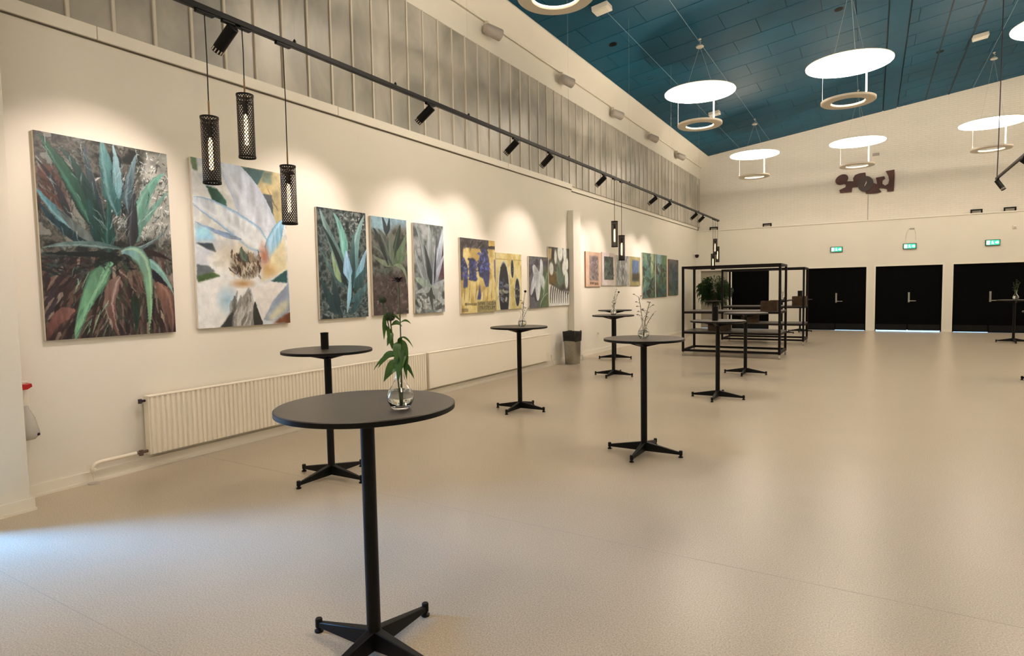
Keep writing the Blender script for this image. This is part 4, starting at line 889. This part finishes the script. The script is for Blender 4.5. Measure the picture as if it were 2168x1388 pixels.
for pts, wd, c0, c1, hi, ed in (
    ([(690, 560), (640, 330), (600, 120)], 78, (34, 74, 72), (84, 132, 126), (120, 160, 156), None), ([(700, 470), (690, 300), (668, 150)], 36, (90, 130, 132), (140, 172, 172), None, None),
    ([(610, 640), (540, 380), (496, 140)], 44, (26, 40, 42), (62, 76, 80), None, (90, 96, 92)), ([(760, 560), (765, 380), (815, 195)], 42, (40, 56, 62), (104, 132, 134), (130, 150, 152), None),
    ([(800, 720), (850, 480), (975, 320)], 62, (78, 118, 98), (98, 152, 130), (140, 176, 150), None), ([(830, 640), (900, 540), (1005, 420)], 30, (90, 130, 112), (110, 150, 130), None, None),
    ([(610, 720), (420, 370), (222, 80)], 72, (24, 62, 50), (36, 84, 62), (70, 124, 96), (18, 40, 34)), ([(600, 620), (470, 330), (360, 170)], 40, (18, 46, 44), (40, 74, 64), None, None),
    ([(430, 650), (330, 400), (215, 240)], 26, (40, 40, 44), (34, 36, 40), None, None), ([(500, 700), (340, 560), (215, 410)], 44, (84, 116, 116), (70, 124, 132), (130, 160, 156), None),
    ([(560, 750), (370, 650), (222, 480)], 40, (22, 40, 46), (24, 56, 62), None, None), ([(560, 740), (420, 620), (330, 520)], 36, (96, 104, 98), (70, 78, 76), None, None),
    ([(640, 790), (640, 620), (640, 480)], 44, (22, 60, 54), (30, 70, 62), (60, 110, 96), None), ([(770, 760), (780, 600), (790, 420)], 52, (40, 42, 44), (46, 50, 54), (88, 86, 84), None),
    ([(580, 760), (545, 600), (520, 470)], 40, (20, 52, 48), (28, 64, 60), None, None),
    ([(690, 800), (450, 800), (235, 790)], 24, (20, 28, 30), (22, 30, 32), None, None), ([(700, 770), (460, 740), (232, 766)], 28, (60, 84, 80), (98, 118, 112), (150, 160, 150), None),
    ([(730, 775), (860, 750), (1000, 640)], 22, (70, 86, 86), (96, 116, 112), (170, 176, 168), (30, 34, 36)), ([(790, 800), (900, 800), (1012, 850)], 30, (44, 30, 32), (40, 28, 30), None, None),
    ([(700, 830), (600, 850), (560, 900)], 60, (20, 24, 24), (24, 36, 32), None, None), ([(860, 900), (940, 970), (1020, 1090)], 34, (26, 26, 40), (22, 20, 28), None, None), ([(830, 840), (930, 900), (1020, 1050)], 34, (100, 146, 136), (120, 160, 142), (160, 186, 170), None),
    ([(920, 980), (980, 1100), (1000, 1270)], 66, (120, 84, 68), (96, 64, 54), (160, 120, 96), None), ([(690, 940), (640, 1080), (690, 1290)], 52, (124, 96, 84), (104, 66, 58), (190, 170, 150), None), ([(420, 1130), (330, 1180), (270, 1300)], 52, (126, 84, 74), (96, 56, 48), None, None), ([(780, 1040), (790, 1150), (790, 1270)], 40, (30, 44, 34), (34, 54, 40), None, None),
    ([(640, 860), (520, 1040), (425, 1320)], 74, (86, 132, 98), (112, 164, 120), (140, 184, 140), (60, 96, 72)), ([(720, 790), (850, 890), (862, 1290)], 62, (104, 138, 140), (116, 158, 104), (170, 196, 140), (70, 100, 80))):
    A.leaf(pts, wd, c0, c1, hi, ed)
A.strokes((230, 120, 620, 700), 70, 90, 2.6, [(150, 164, 156), (20, 34, 34), (104, 130, 120)], 1.05, 0.25)
A.strokes((640, 200, 1000, 720), 80, 80, 2.6, [(176, 186, 180), (30, 36, 38), (110, 130, 124)], 1.9, 0.3)
A.strokes((420, 880, 620, 1290), 40, 90, 3, [(130, 176, 132), (64, 104, 78)], 2.0, 0.12)
A.strokes((600, 820, 790, 900), 26, 40, 8, [(26, 30, 30), (34, 50, 46), (18, 20, 22)], 0.6, 0.8)
hang(A, 2.285, 3.365, 1.275, 2.985, 'large painting of a splayed dark green agave, nearest the pier')
# 2. magnolia
A = Art(240, 376, ((80, 112), (753, 208), (763, 1258), (133, 1305)), (216, 210, 200), 2, 1.13, 1.70)
A.mottle([(196, 196, 196), (220, 214, 204), (230, 224, 212), (206, 200, 186)], 5)
for pts, c, sf in (([(355, 150), (720, 205), (735, 560), (590, 680), (470, 300)], (176, 156, 104), 4), ([(380, 160), (610, 195), (500, 395), (430, 250)], (34, 82, 76), 4), ([(600, 200), (660, 205), (655, 290), (585, 270)], (92, 108, 84), 6),
                  ([(505, 350), (655, 365), (668, 560), (585, 670), (545, 470)], (66, 76, 72), 5), ([(530, 330), (660, 300), (655, 365), (520, 352)], (196, 168, 104), 4)): A.poly(pts, c, 0.3, soft=sf)
A.leaf([(700, 480), (650, 380), (590, 220)], 5, (88, 76, 60), (90, 80, 60))
A.leaf([(600, 760), (480, 380), (250, 90)], 150, (186, 186, 184), (196, 200, 210), (222, 222, 220), (176, 184, 194), p=0.45, blunt=0.6)
A.poly([(80, 112), (124, 118), (132, 215), (95, 200)], (96, 116, 84), 0.2, soft=3); A.poly([(185, 315), (265, 335), (330, 420), (338, 512), (262, 495)], (40, 84, 66), 0.35, soft=3)
A.poly([(85, 190), (130, 240), (200, 340), (262, 495), (100, 420)], (222, 216, 206), 0.06, soft=4)
A.leaf([(600, 740), (360, 560), (95, 420)], 92, (222, 218, 206), (214, 218, 222), (232, 230, 224), (128, 168, 196), p=0.35, blunt=0.5)
A.leaf([(430, 690), (260, 640), (110, 575)], 22, (120, 140, 168), (140, 160, 190))
for pts, c, sf in (([(115, 590), (215, 625), (250, 700), (115, 712)], (148, 196, 212), 14), ([(118, 722), (232, 722), (258, 785), (190, 762)], (52, 62, 68), 4), ([(120, 868), (205, 878), (248, 915), (125, 975)], (92, 98, 96), 5), ([(128, 950), (235, 920), (285, 948), (130, 995)], (76, 98, 52), 4)): A.poly(pts, c, 0.25, soft=sf)
A.disc((380, 800), 190, 130, (216, 192, 150), 0.9, 0.7); A.leaf([(635, 840), (670, 680), (735, 545)], 74, (150, 184, 196), (132, 188, 212), (190, 214, 222), (110, 160, 186), p=0.5)
A.poly([(620, 820), (740, 660), (752, 890), (560, 985)], (220, 200, 150), 0.1, soft=14); A.disc((590, 800), 55, 110, (176, 92, 52), 0.9, 0.85); A.disc((620, 900), 90, 60, (196, 138, 70), 0.9, 0.7)
A.disc((462, 870), 122, 96, (96, 78, 60), 0.35, 0.95)
A.strokes((365, 800, 560, 950), 90, 66, 8, [(214, 198, 168), (70, 52, 40), (150, 124, 96), (60, 44, 36), (190, 166, 134)], 1.25, 0.35)
A.leaf([(470, 840), (440, 790), (430, 735)], 34, (70, 84, 66), (90, 104, 80), (130, 140, 116))
A.poly([(750, 893), (748, 985), (630, 975)], (42, 84, 80), 0.2, soft=4)
A.poly([(130, 1000), (380, 955), (480, 1020), (275, 1295), (133, 1305)], (226, 218, 206), 0.05, soft=6); A.disc((330, 1110), 90, 110, (144, 186, 204), 0.9, 0.8); A.disc((440, 995), 110, 36, (190, 132, 62), 0.9, 0.85)
A.poly([(278, 1298), (380, 1150), (488, 1030), (505, 1110), (540, 1280)], (104, 98, 86), 0.35, soft=8); A.poly([(365, 1290), (400, 1160), (470, 1080), (500, 1290)], (176, 168, 154), 0.2, soft=16); A.strokes((360, 1120, 520, 1280), 40, 140, 14, [(104, 98, 88), (186, 178, 164), (140, 132, 120)], 1.75, 0.15); A.poly([(278, 1298), (370, 1175), (360, 1290)], (54, 54, 50), 0.2, soft=4)
A.poly([(500, 1030), (640, 980), (745, 990), (570, 1245), (545, 1160)], (226, 214, 198), 0.06, soft=4); A.leaf([(545, 1285), (525, 1190), (520, 1115)], 36, (44, 42, 38), (60, 58, 54), blunt=0.8)
A.poly([(575, 1240), (650, 1100), (758, 985), (763, 1170), (690, 1250)], (140, 150, 164), 0.2, soft=5); A.poly([(600, 1230), (700, 1120), (755, 1100), (740, 1170), (640, 1245)], (206, 196, 160), 0.15, soft=16); A.poly([(640, 1262), (763, 1180), (763, 1258)], (110, 62, 34), 0.3, soft=6)
hang(A, 3.60, 4.72, 1.29, 3.005, 'large painting of a white magnolia blossom, behind the near pendants')
# 3. blue-green agave
A = Art(150, 248, ((112, 172), (583, 245), (597, 1258), (125, 1268)), (56, 66, 62), 3, 0.83, 1.37)
A.mottle([(28, 40, 40), (60, 72, 68), (100, 104, 96), (44, 56, 54)], 9); A.strokes((330, 210, 590, 430), 90, 30, 6, [(150, 150, 140), (70, 72, 66), (190, 186, 176)], 0.8, 1.0); A.strokes((130, 1050, 590, 1260), 90, 50, 8, [(120, 128, 124), (30, 40, 42), (76, 96, 96)], 0.8, 0.9)
for pts, wd, c0, c1, hi in (([(370, 960), (250, 800), (140, 560)], 30, (50, 78, 78), (84, 108, 100), None), ([(400, 900), (270, 560), (140, 190)], 66, (50, 72, 72), (120, 148, 136), (150, 170, 160)), ([(390, 940), (290, 620), (150, 330)], 34, (26, 40, 40), (40, 54, 52), None), ([(380, 700), (350, 430), (270, 230)], 48, (90, 150, 132), (116, 160, 146), (150, 190, 174)),
    ([(330, 900), (280, 760), (250, 600)], 34, (120, 142, 100), (140, 160, 120), None), ([(450, 950), (480, 560), (575, 260)], 58, (60, 100, 96), (140, 176, 166), (190, 210, 206)), ([(440, 960), (450, 640), (465, 430)], 40, (30, 54, 56), (76, 104, 102), None), ([(480, 940), (540, 740), (590, 590)], 40, (90, 140, 156), (150, 180, 196), None), ([(470, 980), (530, 870), (595, 760)], 52, (30, 62, 62), (60, 92, 92), None),
    ([(410, 880), (395, 740), (390, 600)], 56, (110, 150, 176), (140, 176, 196), (170, 196, 210)), ([(330, 1220), (220, 1060), (140, 850)], 54, (30, 52, 54), (40, 66, 68), None), ([(390, 1200), (420, 920), (410, 760)], 26, (110, 156, 166), (130, 176, 184), (180, 206, 206)), ([(300, 1200), (280, 1000), (240, 820)], 40, (24, 44, 48), (40, 60, 62), None), ([(430, 1100), (540, 1010), (597, 900)], 40, (56, 90, 92), (84, 116, 116), None), ([(420, 1220), (490, 1120), (560, 1000)], 36, (40, 68, 70), (60, 90, 92), None)): A.leaf(pts, wd, c0, c1, hi)
hang(A, 5.17, 6.00, 1.305, 2.685, 'blue-green upright agave painting, first of the narrow three')
# 4. rosette over brown ground
A = Art(120, 224, ((630, 248), (992, 305), (998, 1220), (645, 1240)), (76, 74, 64), 4, 0.73, 1.36)
A.mottle([(44, 46, 40), (84, 82, 70), (104, 100, 90)], 7); A.poly([(630, 248), (992, 305), (992, 380), (880, 340), (800, 430), (632, 380)], (130, 160, 166), 0.2, soft=20); A.poly([(640, 850), (998, 830), (998, 1225), (645, 1240)], (72, 58, 52), 0.4, soft=14); A.strokes((645, 860, 995, 1220), 110, 34, 10, [(96, 80, 72), (50, 42, 40), (110, 96, 88), (64, 60, 44)], 0.8, 1.2)
for pts, wd, c0, c1, hi in (([(790, 450), (770, 340), (745, 255)], 26, (40, 54, 56), (50, 60, 66), None), ([(800, 430), (815, 340), (820, 270)], 22, (36, 50, 52), (46, 58, 60), None), ([(860, 720), (900, 500), (930, 345)], 46, (40, 54, 40), (34, 50, 36), (84, 104, 80)), ([(850, 740), (780, 520), (700, 380)], 44, (60, 70, 60), (84, 90, 80), (116, 122, 106)), ([(850, 740), (830, 560), (830, 430)], 34, (90, 100, 80), (110, 116, 96), None), ([(860, 740), (950, 560), (990, 440)], 38, (80, 100, 70), (110, 124, 92), None),
    ([(840, 750), (730, 600), (650, 560)], 30, (60, 70, 62), (100, 106, 96), (130, 136, 120)), ([(840, 760), (720, 700), (645, 640)], 24, (100, 108, 84), (120, 126, 104), None), ([(870, 760), (950, 680), (995, 600)], 24, (76, 96, 62), (96, 116, 82), None), ([(860, 750), (960, 800), (990, 1010)], 20, (116, 128, 96), (120, 128, 104), None), ([(800, 740), (700, 460), (650, 380)], 24, (36, 44, 40), (50, 58, 56), None), ([(840, 780), (740, 800), (650, 760)], 24, (70, 78, 66), (92, 98, 86), None)): A.leaf(pts, wd, c0, c1, hi)
hang(A, 6.10, 6.825, 1.31, 2.665, 'grey-green agave painting over brown earth, middle of the narrow three')
# 5. pale agave
A = Art(116, 214, ((1045, 318), (1337, 370), (1352, 1203), (1060, 1222)), (96, 98, 92), 5, 0.73, 1.35)
A.mottle([(70, 74, 70), (112, 114, 106), (140, 140, 132)], 5); A.poly([(1300, 560), (1352, 500), (1352, 900), (1290, 860)], (84, 54, 60), 0.3, soft=10); A.strokes((1060, 980, 1350, 1200), 70, 40, 14, [(170, 168, 156), (60, 62, 56), (112, 116, 106)], 0.8, 0.9)
for pts, wd, c0, c1, hi in (([(1200, 920), (1150, 600), (1070, 340)], 46, (76, 82, 80), (130, 136, 128), (160, 164, 156)), ([(1210, 920), (1210, 600), (1200, 350)], 60, (84, 88, 86), (136, 140, 132), (160, 164, 156)), ([(1240, 920), (1300, 620), (1337, 400)], 46, (110, 114, 116), (158, 164, 168), (186, 190, 192)), ([(1190, 930), (1110, 760), (1062, 580)], 32, (90, 96, 92), (136, 142, 136), (170, 172, 166)), ([(1220, 930), (1190, 720), (1150, 530)], 30, (40, 44, 44), (56, 60, 58), None),
    ([(1240, 930), (1290, 800), (1345, 640)], 30, (120, 122, 126), (160, 162, 168), None), ([(1250, 920), (1262, 700), (1280, 380)], 12, (34, 38, 38), (50, 56, 50), None), ([(1230, 960), (1120, 900), (1062, 860)], 34, (110, 120, 104), (140, 152, 130), None), ([(1230, 970), (1130, 990), (1066, 1020)], 22, (120, 124, 116), (150, 152, 144), None), ([(1240, 960), (1310, 920), (1350, 880)], 26, (130, 132, 128), (150, 152, 150), None), ([(1240, 980), (1300, 1060), (1350, 1130)], 34, (120, 124, 116), (160, 160, 150), None), ([(1220, 970), (1220, 1080), (1240, 1200)], 26, (50, 54, 50), (80, 84, 76), None)): A.leaf(pts, wd, c0, c1, hi)
hang(A, 6.975, 7.70, 1.30, 2.65, 'pale grey agave painting, last of the narrow three')
# 6. yellow ground, blue flowers, painted lettering
A = Art(144, 170, ((150, 193), (598, 240), (600, 1140), (155, 1165)), (198, 168, 96), 6, 1.07, 1.26)
A.mottle([(176, 144, 78), (206, 178, 104), (214, 190, 122)], 5); A.poly([(150, 193), (598, 240), (598, 350), (510, 345), (430, 420), (400, 340), (190, 320), (185, 740), (152, 740)], (74, 66, 62), 0.35, soft=4); A.strokes((160, 200, 520, 350), 60, 50, 6, [(110, 104, 100), (48, 44, 46), (84, 78, 80)], 2.1, 0.4); A.poly([(515, 232), (598, 240), (598, 310), (515, 305)], (204, 164, 84), 0.15)
for pts in ([(265, 470), (310, 455), (345, 480), (350, 690), (370, 720), (350, 755), (265, 740)], [(165, 470), (200, 450), (235, 540), (245, 600), (240, 830), (185, 835), (195, 640), (160, 620)], [(375, 560), (410, 420), (480, 300), (520, 480), (525, 640), (510, 820), (470, 830), (440, 720), (390, 690)]): A.poly(pts, (70, 74, 116), 0.4, soft=4, two=(52, 52, 66))
A.strokes((380, 360, 520, 700), 60, 40, 11, [(74, 80, 150), (50, 54, 96), (104, 108, 160), (60, 60, 70)], 1.4, 0.8); A.strokes((170, 470, 360, 740), 50, 34, 10, [(72, 76, 140), (50, 50, 70), (110, 110, 140)], 1.4, 0.8)
A.poly([(395, 790), (412, 930), (400, 990), (358, 990), (375, 900)], (66, 66, 112), 0.3, soft=3); A.poly([(585, 480), (600, 480), (600, 780), (585, 700)], (84, 76, 116), 0.3, soft=3)
for x in (195, 255, 340, 440, 490, 540): A.leaf([(x, 1010), (x+8, 880), (x+20, 740)], 5, (128, 108, 56), (110, 96, 60))
A.poly([(357, 1010), (598, 1000), (600, 1140), (357, 1150)], (150, 132, 84), 0.15, soft=3)
A.text('VAN GOGH', (372, 1012, 598, 1056), (52, 46, 36)); A.text('MUSEUM', (392, 1068, 590, 1112), (52, 46, 36))
for i in range(9): A.poly([(205+i*17, 1028), (216+i*17, 1028), (216+i*17, 1060), (205+i*17, 1060)], (84, 70, 44), 0.3)
for i in range(5): A.poly([(165+i*16, 1096), (176+i*16, 1096), (176+i*16, 1140), (165+i*16, 1140)], (96, 80, 50), 0.3)
hang(A, 8.15, 9.22, 1.25, 2.51, 'yellow painting of blue flowers with dark lettering along the bottom')
# 7. yellow ground, patterned vases
A = Art(110, 124, ((612, 385), (935, 415), (930, 1105), (612, 1125)), (206, 182, 112), 7, 0.92, 1.04)
A.mottle([(192, 164, 92), (212, 188, 116), (216, 196, 132)], 5); A.poly([(612, 465), (935, 488), (935, 498), (612, 476)], (176, 150, 84), 0.1)
for cx, cy, rx, ry, nb in ((710, 880, 76, 200, 3), (818, 600, 22, 66, 2), (876, 900, 38, 102, 2)):
    A.disc((cx, cy), rx, ry, (196, 196, 170), 0.06); A.disc((cx, cy), rx*0.86, ry*0.95, (50, 48, 52), 0.1); A.strokes((cx-rx*0.6, cy-ry*0.75, cx+rx*0.6, cy+ry*0.75), int(ry/5), rx*0.7, rx*0.13, [(90, 96, 128), (176, 170, 140), (38, 36, 40), (120, 116, 104)], 1.2, 1.0)
for y0, y1, a, c in ((575, 592, 668, 750), (600, 612, 690, 748), (675, 692, 690, 748)): A.poly([(a, y0), (c, y0), (c, y1), (a, y1)], (56, 48, 40), 0.1)
A.poly([(808, 525), (830, 525), (830, 537), (808, 537)], (70, 60, 46)); A.poly([(858, 758), (890, 758), (890, 772), (858, 772)], (60, 52, 44))
hang(A, 9.245, 10.165, 1.27, 2.31, 'yellow painting of three dark patterned vases')
# 8. snowdrop-like white blooms on grey
A = Art(92, 118, ((1032, 425), (1272, 450), (1275, 1085), (1030, 1103)), (92, 86, 86), 8, 0.81, 1.04)
A.mottle([(70, 64, 68), (104, 98, 98), (84, 84, 76)], 4); A.poly([(1190, 640), (1275, 560), (1275, 1085), (1150, 1090)], (92, 106, 72), 0.3, soft=20)
for pts, wd, c0, c1 in (([(1160, 780), (1190, 590), (1180, 470)], 28, (168, 168, 160), (206, 202, 192)), ([(1130, 700), (1110, 620), (1085, 545)], 40, (130, 128, 124), (186, 182, 172)), ([(1150, 640), (1090, 780), (1050, 930)], 34, (176, 172, 166), (170, 166, 168)), ([(1150, 660), (1145, 820), (1140, 1000)], 44, (160, 158, 154), (196, 196, 184)), ([(1170, 680), (1210, 780), (1230, 900)], 34, (180, 180, 170), (160, 166, 150)), ([(1200, 1080), (1230, 860), (1262, 640)], 22, (80, 96, 64), (120, 132, 98)), ([(1170, 1090), (1210, 980), (1270, 900)], 22, (70, 88, 56), (104, 120, 84))): A.leaf(pts, wd, c0, c1, (216, 212, 204), None, p=0.4, blunt=0.3)
hang(A, 10.465, 11.285, 1.26, 2.295, 'grey painting of drooping white blooms, left of the tulip painting')
# 9. white tulips above striped cloth
A = Art(110, 132, ((1285, 315), (1557, 345), (1545, 1055), (1285, 1075)), (88, 80, 68), 9, 1.04, 1.25)
A.mottle([(66, 60, 52), (96, 88, 76), (80, 84, 66)], 5); A.poly([(1285, 345), (1330, 340), (1320, 470), (1285, 500)], (196, 160, 112), 0.1, soft=4); A.poly([(1285, 640), (1390, 640), (1400, 800), (1320, 800), (1285, 780)], (112, 88, 50), 0.2, soft=6)
A.poly([(1285, 795), (1350, 830), (1440, 880), (1548, 890), (1545, 1058), (1285, 1075)], (222, 214, 198), 0.05, soft=2)
for i in range(9): A.leaf([(1316+i*27, 830+i*10), (1305+i*27, 930), (1300+i*28, 1040)], 9, (84, 76, 66), (96, 88, 76), p=0.3, blunt=0.7)
for pts, wd in (([(1450, 700), (1420, 560), (1380, 470)], 14), ([(1460, 700), (1480, 560), (1500, 460)], 14), ([(1440, 660), (1430, 540), (1420, 430)], 14), ([(1460, 780), (1420, 700), (1340, 620)], 10), ([(1450, 800), (1480, 700), (1530, 600)], 20), ([(1430, 800), (1400, 700), (1400, 560)], 24)): A.leaf(pts, wd, (84, 98, 70), (120, 132, 104), (150, 156, 130))
for c, rx, ry in (((1440, 395), 42, 58), ((1500, 410), 28, 56), ((1378, 455), 20, 46), ((1320, 605), 32, 42), ((1490, 590), 34, 50), ((1525, 545), 22, 40), ((1515, 740), 28, 60)): A.disc(c, rx, ry, (216, 210, 192), 0.3, 1.0, 0.12)
A.disc((1430, 720), 50, 70, (100, 112, 96), 0.5, 0.8)
hang(A, 11.32, 12.31, 1.275, 2.525, 'painting of white tulips on a black and white striped cloth')
# 10-16 beyond the boxed column
def far(y, z): return y*1.0195, 1.62+(z-1.62)*1.0195
def fhang(A, y0, y1, z0, z1, l, side=None): hang(A, y0*1.0195, y1*1.0195, far(0, z0)[1], far(0, z1)[1], l, WXF, side)
sidem = lambda n, c: mat(n, c, 0.7)
A = Art(60, 56, ((217, 565), (405, 583), (392, 970), (217, 983)), (206, 164, 130), 10, 0.97, 0.84)
A.mottle([(200, 156, 122), (212, 172, 138)], 3); A.poly([(262, 620), (372, 632), (365, 905), (260, 912)], (132, 112, 104), 0.3, soft=2); A.strokes((270, 640, 365, 890), 70, 40, 5, [(164, 146, 136), (96, 84, 82), (150, 124, 116)], 1.5, 0.4)
for i in range(6): A.poly([(268+i*16, 925), (280+i*16, 925), (280+i*16, 952), (268+i*16, 952)], (96, 66, 50), 0.2)
fhang(A, 13.20, 14.13, 1.68, 2.515, 'small picture with a peach border and dull pink centre', sidem('peach_edge', S(150, 104, 72)))
A = Art(56, 56, ((413, 575), (573, 595), (560, 968), (410, 980)), (214, 190, 176), 11, 0.9, 0.84)
A.mottle([(208, 184, 170), (220, 198, 184)], 3); A.poly([(440, 635), (550, 645), (545, 908), (437, 908)], (74, 80, 70), 0.3); A.strokes((445, 645, 545, 900), 70, 40, 5, [(112, 112, 100), (50, 56, 50), (96, 112, 92)], 1.7, 0.4)
fhang(A, 14.20, 15.09, 1.705, 2.54, 'small picture with a pale pink border and dark green centre')
A = Art(56, 54, ((580, 605), (728, 617), (722, 965), (580, 972)), (150, 144, 130), 12, 0.96, 0.82)
A.mottle([(124, 122, 112), (160, 154, 140), (176, 168, 152)], 4); A.poly([(640, 640), (680, 645), (675, 960), (640, 960)], (92, 92, 84), 0.25, soft=8); A.strokes((590, 630, 720, 950), 60, 70, 6, [(176, 170, 158), (104, 102, 94)], 1.55, 0.2)
fhang(A, 15.19, 16.13, 1.70, 2.51, 'small plain grey picture behind the middle pendants')
A = Art(54, 54, ((740, 625), (862, 637), (858, 965), (738, 972)), (154, 138, 84), 13, 0.88, 0.82)
A.mottle([(144, 128, 76), (164, 148, 92)], 3); A.poly([(766, 675), (845, 682), (842, 915), (765, 915)], (84, 100, 128), 0.2, soft=2); A.poly([(766, 830), (845, 820), (842, 915), (765, 915)], (66, 58, 44), 0.3, soft=6)
fhang(A, 16.23, 17.115, 1.70, 2.515, 'small picture with an olive border and a blue centre')
A = Art(60, 76, ((890, 578), (1043, 600), (1030, 1108), (895, 1120)), (84, 98, 78), 14, 1.2, 1.35)
A.mottle([(52, 66, 50), (96, 110, 84), (120, 128, 96), (60, 80, 74)], 5); A.disc((1005, 700), 30, 100, (168, 176, 124), 0.7, 0.9); A.disc((950, 900), 50, 120, (84, 124, 112), 0.7, 0.9); A.strokes((895, 620, 1035, 1100), 50, 90, 9, [(56, 80, 60), (116, 140, 104), (70, 110, 104), (60, 56, 44)], 1.5, 0.6)
fhang(A, 17.30, 18.52, 1.32, 2.67, 'green painting of dim figures, left of the close pair')
A = Art(56, 76, ((1055, 598), (1176, 607), (1163, 1093), (1050, 1108)), (90, 110, 84), 15, 1.15, 1.35)
A.mottle([(50, 70, 52), (100, 120, 84), (60, 96, 88)], 5); A.disc((1090, 660), 46, 90, (150, 180, 184), 0.7, 0.9); A.disc((1150, 760), 40, 90, (112, 140, 84), 0.7, 0.8); A.strokes((1060, 740, 1170, 1090), 50, 70, 8, [(44, 64, 52), (104, 128, 92), (60, 92, 92), (84, 64, 52)], 1.5, 0.6)
fhang(A, 18.58, 19.75, 1.325, 2.67, 'green landscape painting with pale sky, right of the close pair')
A = Art(52, 68, ((1205, 662), (1308, 668), (1303, 1075), (1198, 1088)), (70, 84, 84), 16, 1.15, 1.22)
A.mottle([(60, 64, 62), (84, 92, 92), (50, 66, 72)], 4); A.poly([(1200, 960), (1303, 950), (1303, 1075), (1198, 1088)], (92, 104, 72), 0.25, soft=20); A.poly([(1205, 662), (1308, 668), (1308, 740), (1205, 760)], (116, 100, 92), 0.2, soft=20); A.strokes((1205, 680, 1300, 1070), 40, 60, 8, [(44, 60, 66), (96, 96, 90), (60, 84, 88)], 1.5, 0.5)
fhang(A, 19.99, 21.135, 1.355, 2.57, 'narrow dark painting with a red brown side, last on the wall', sidem('red_brown_edge', S(150, 84, 64)))
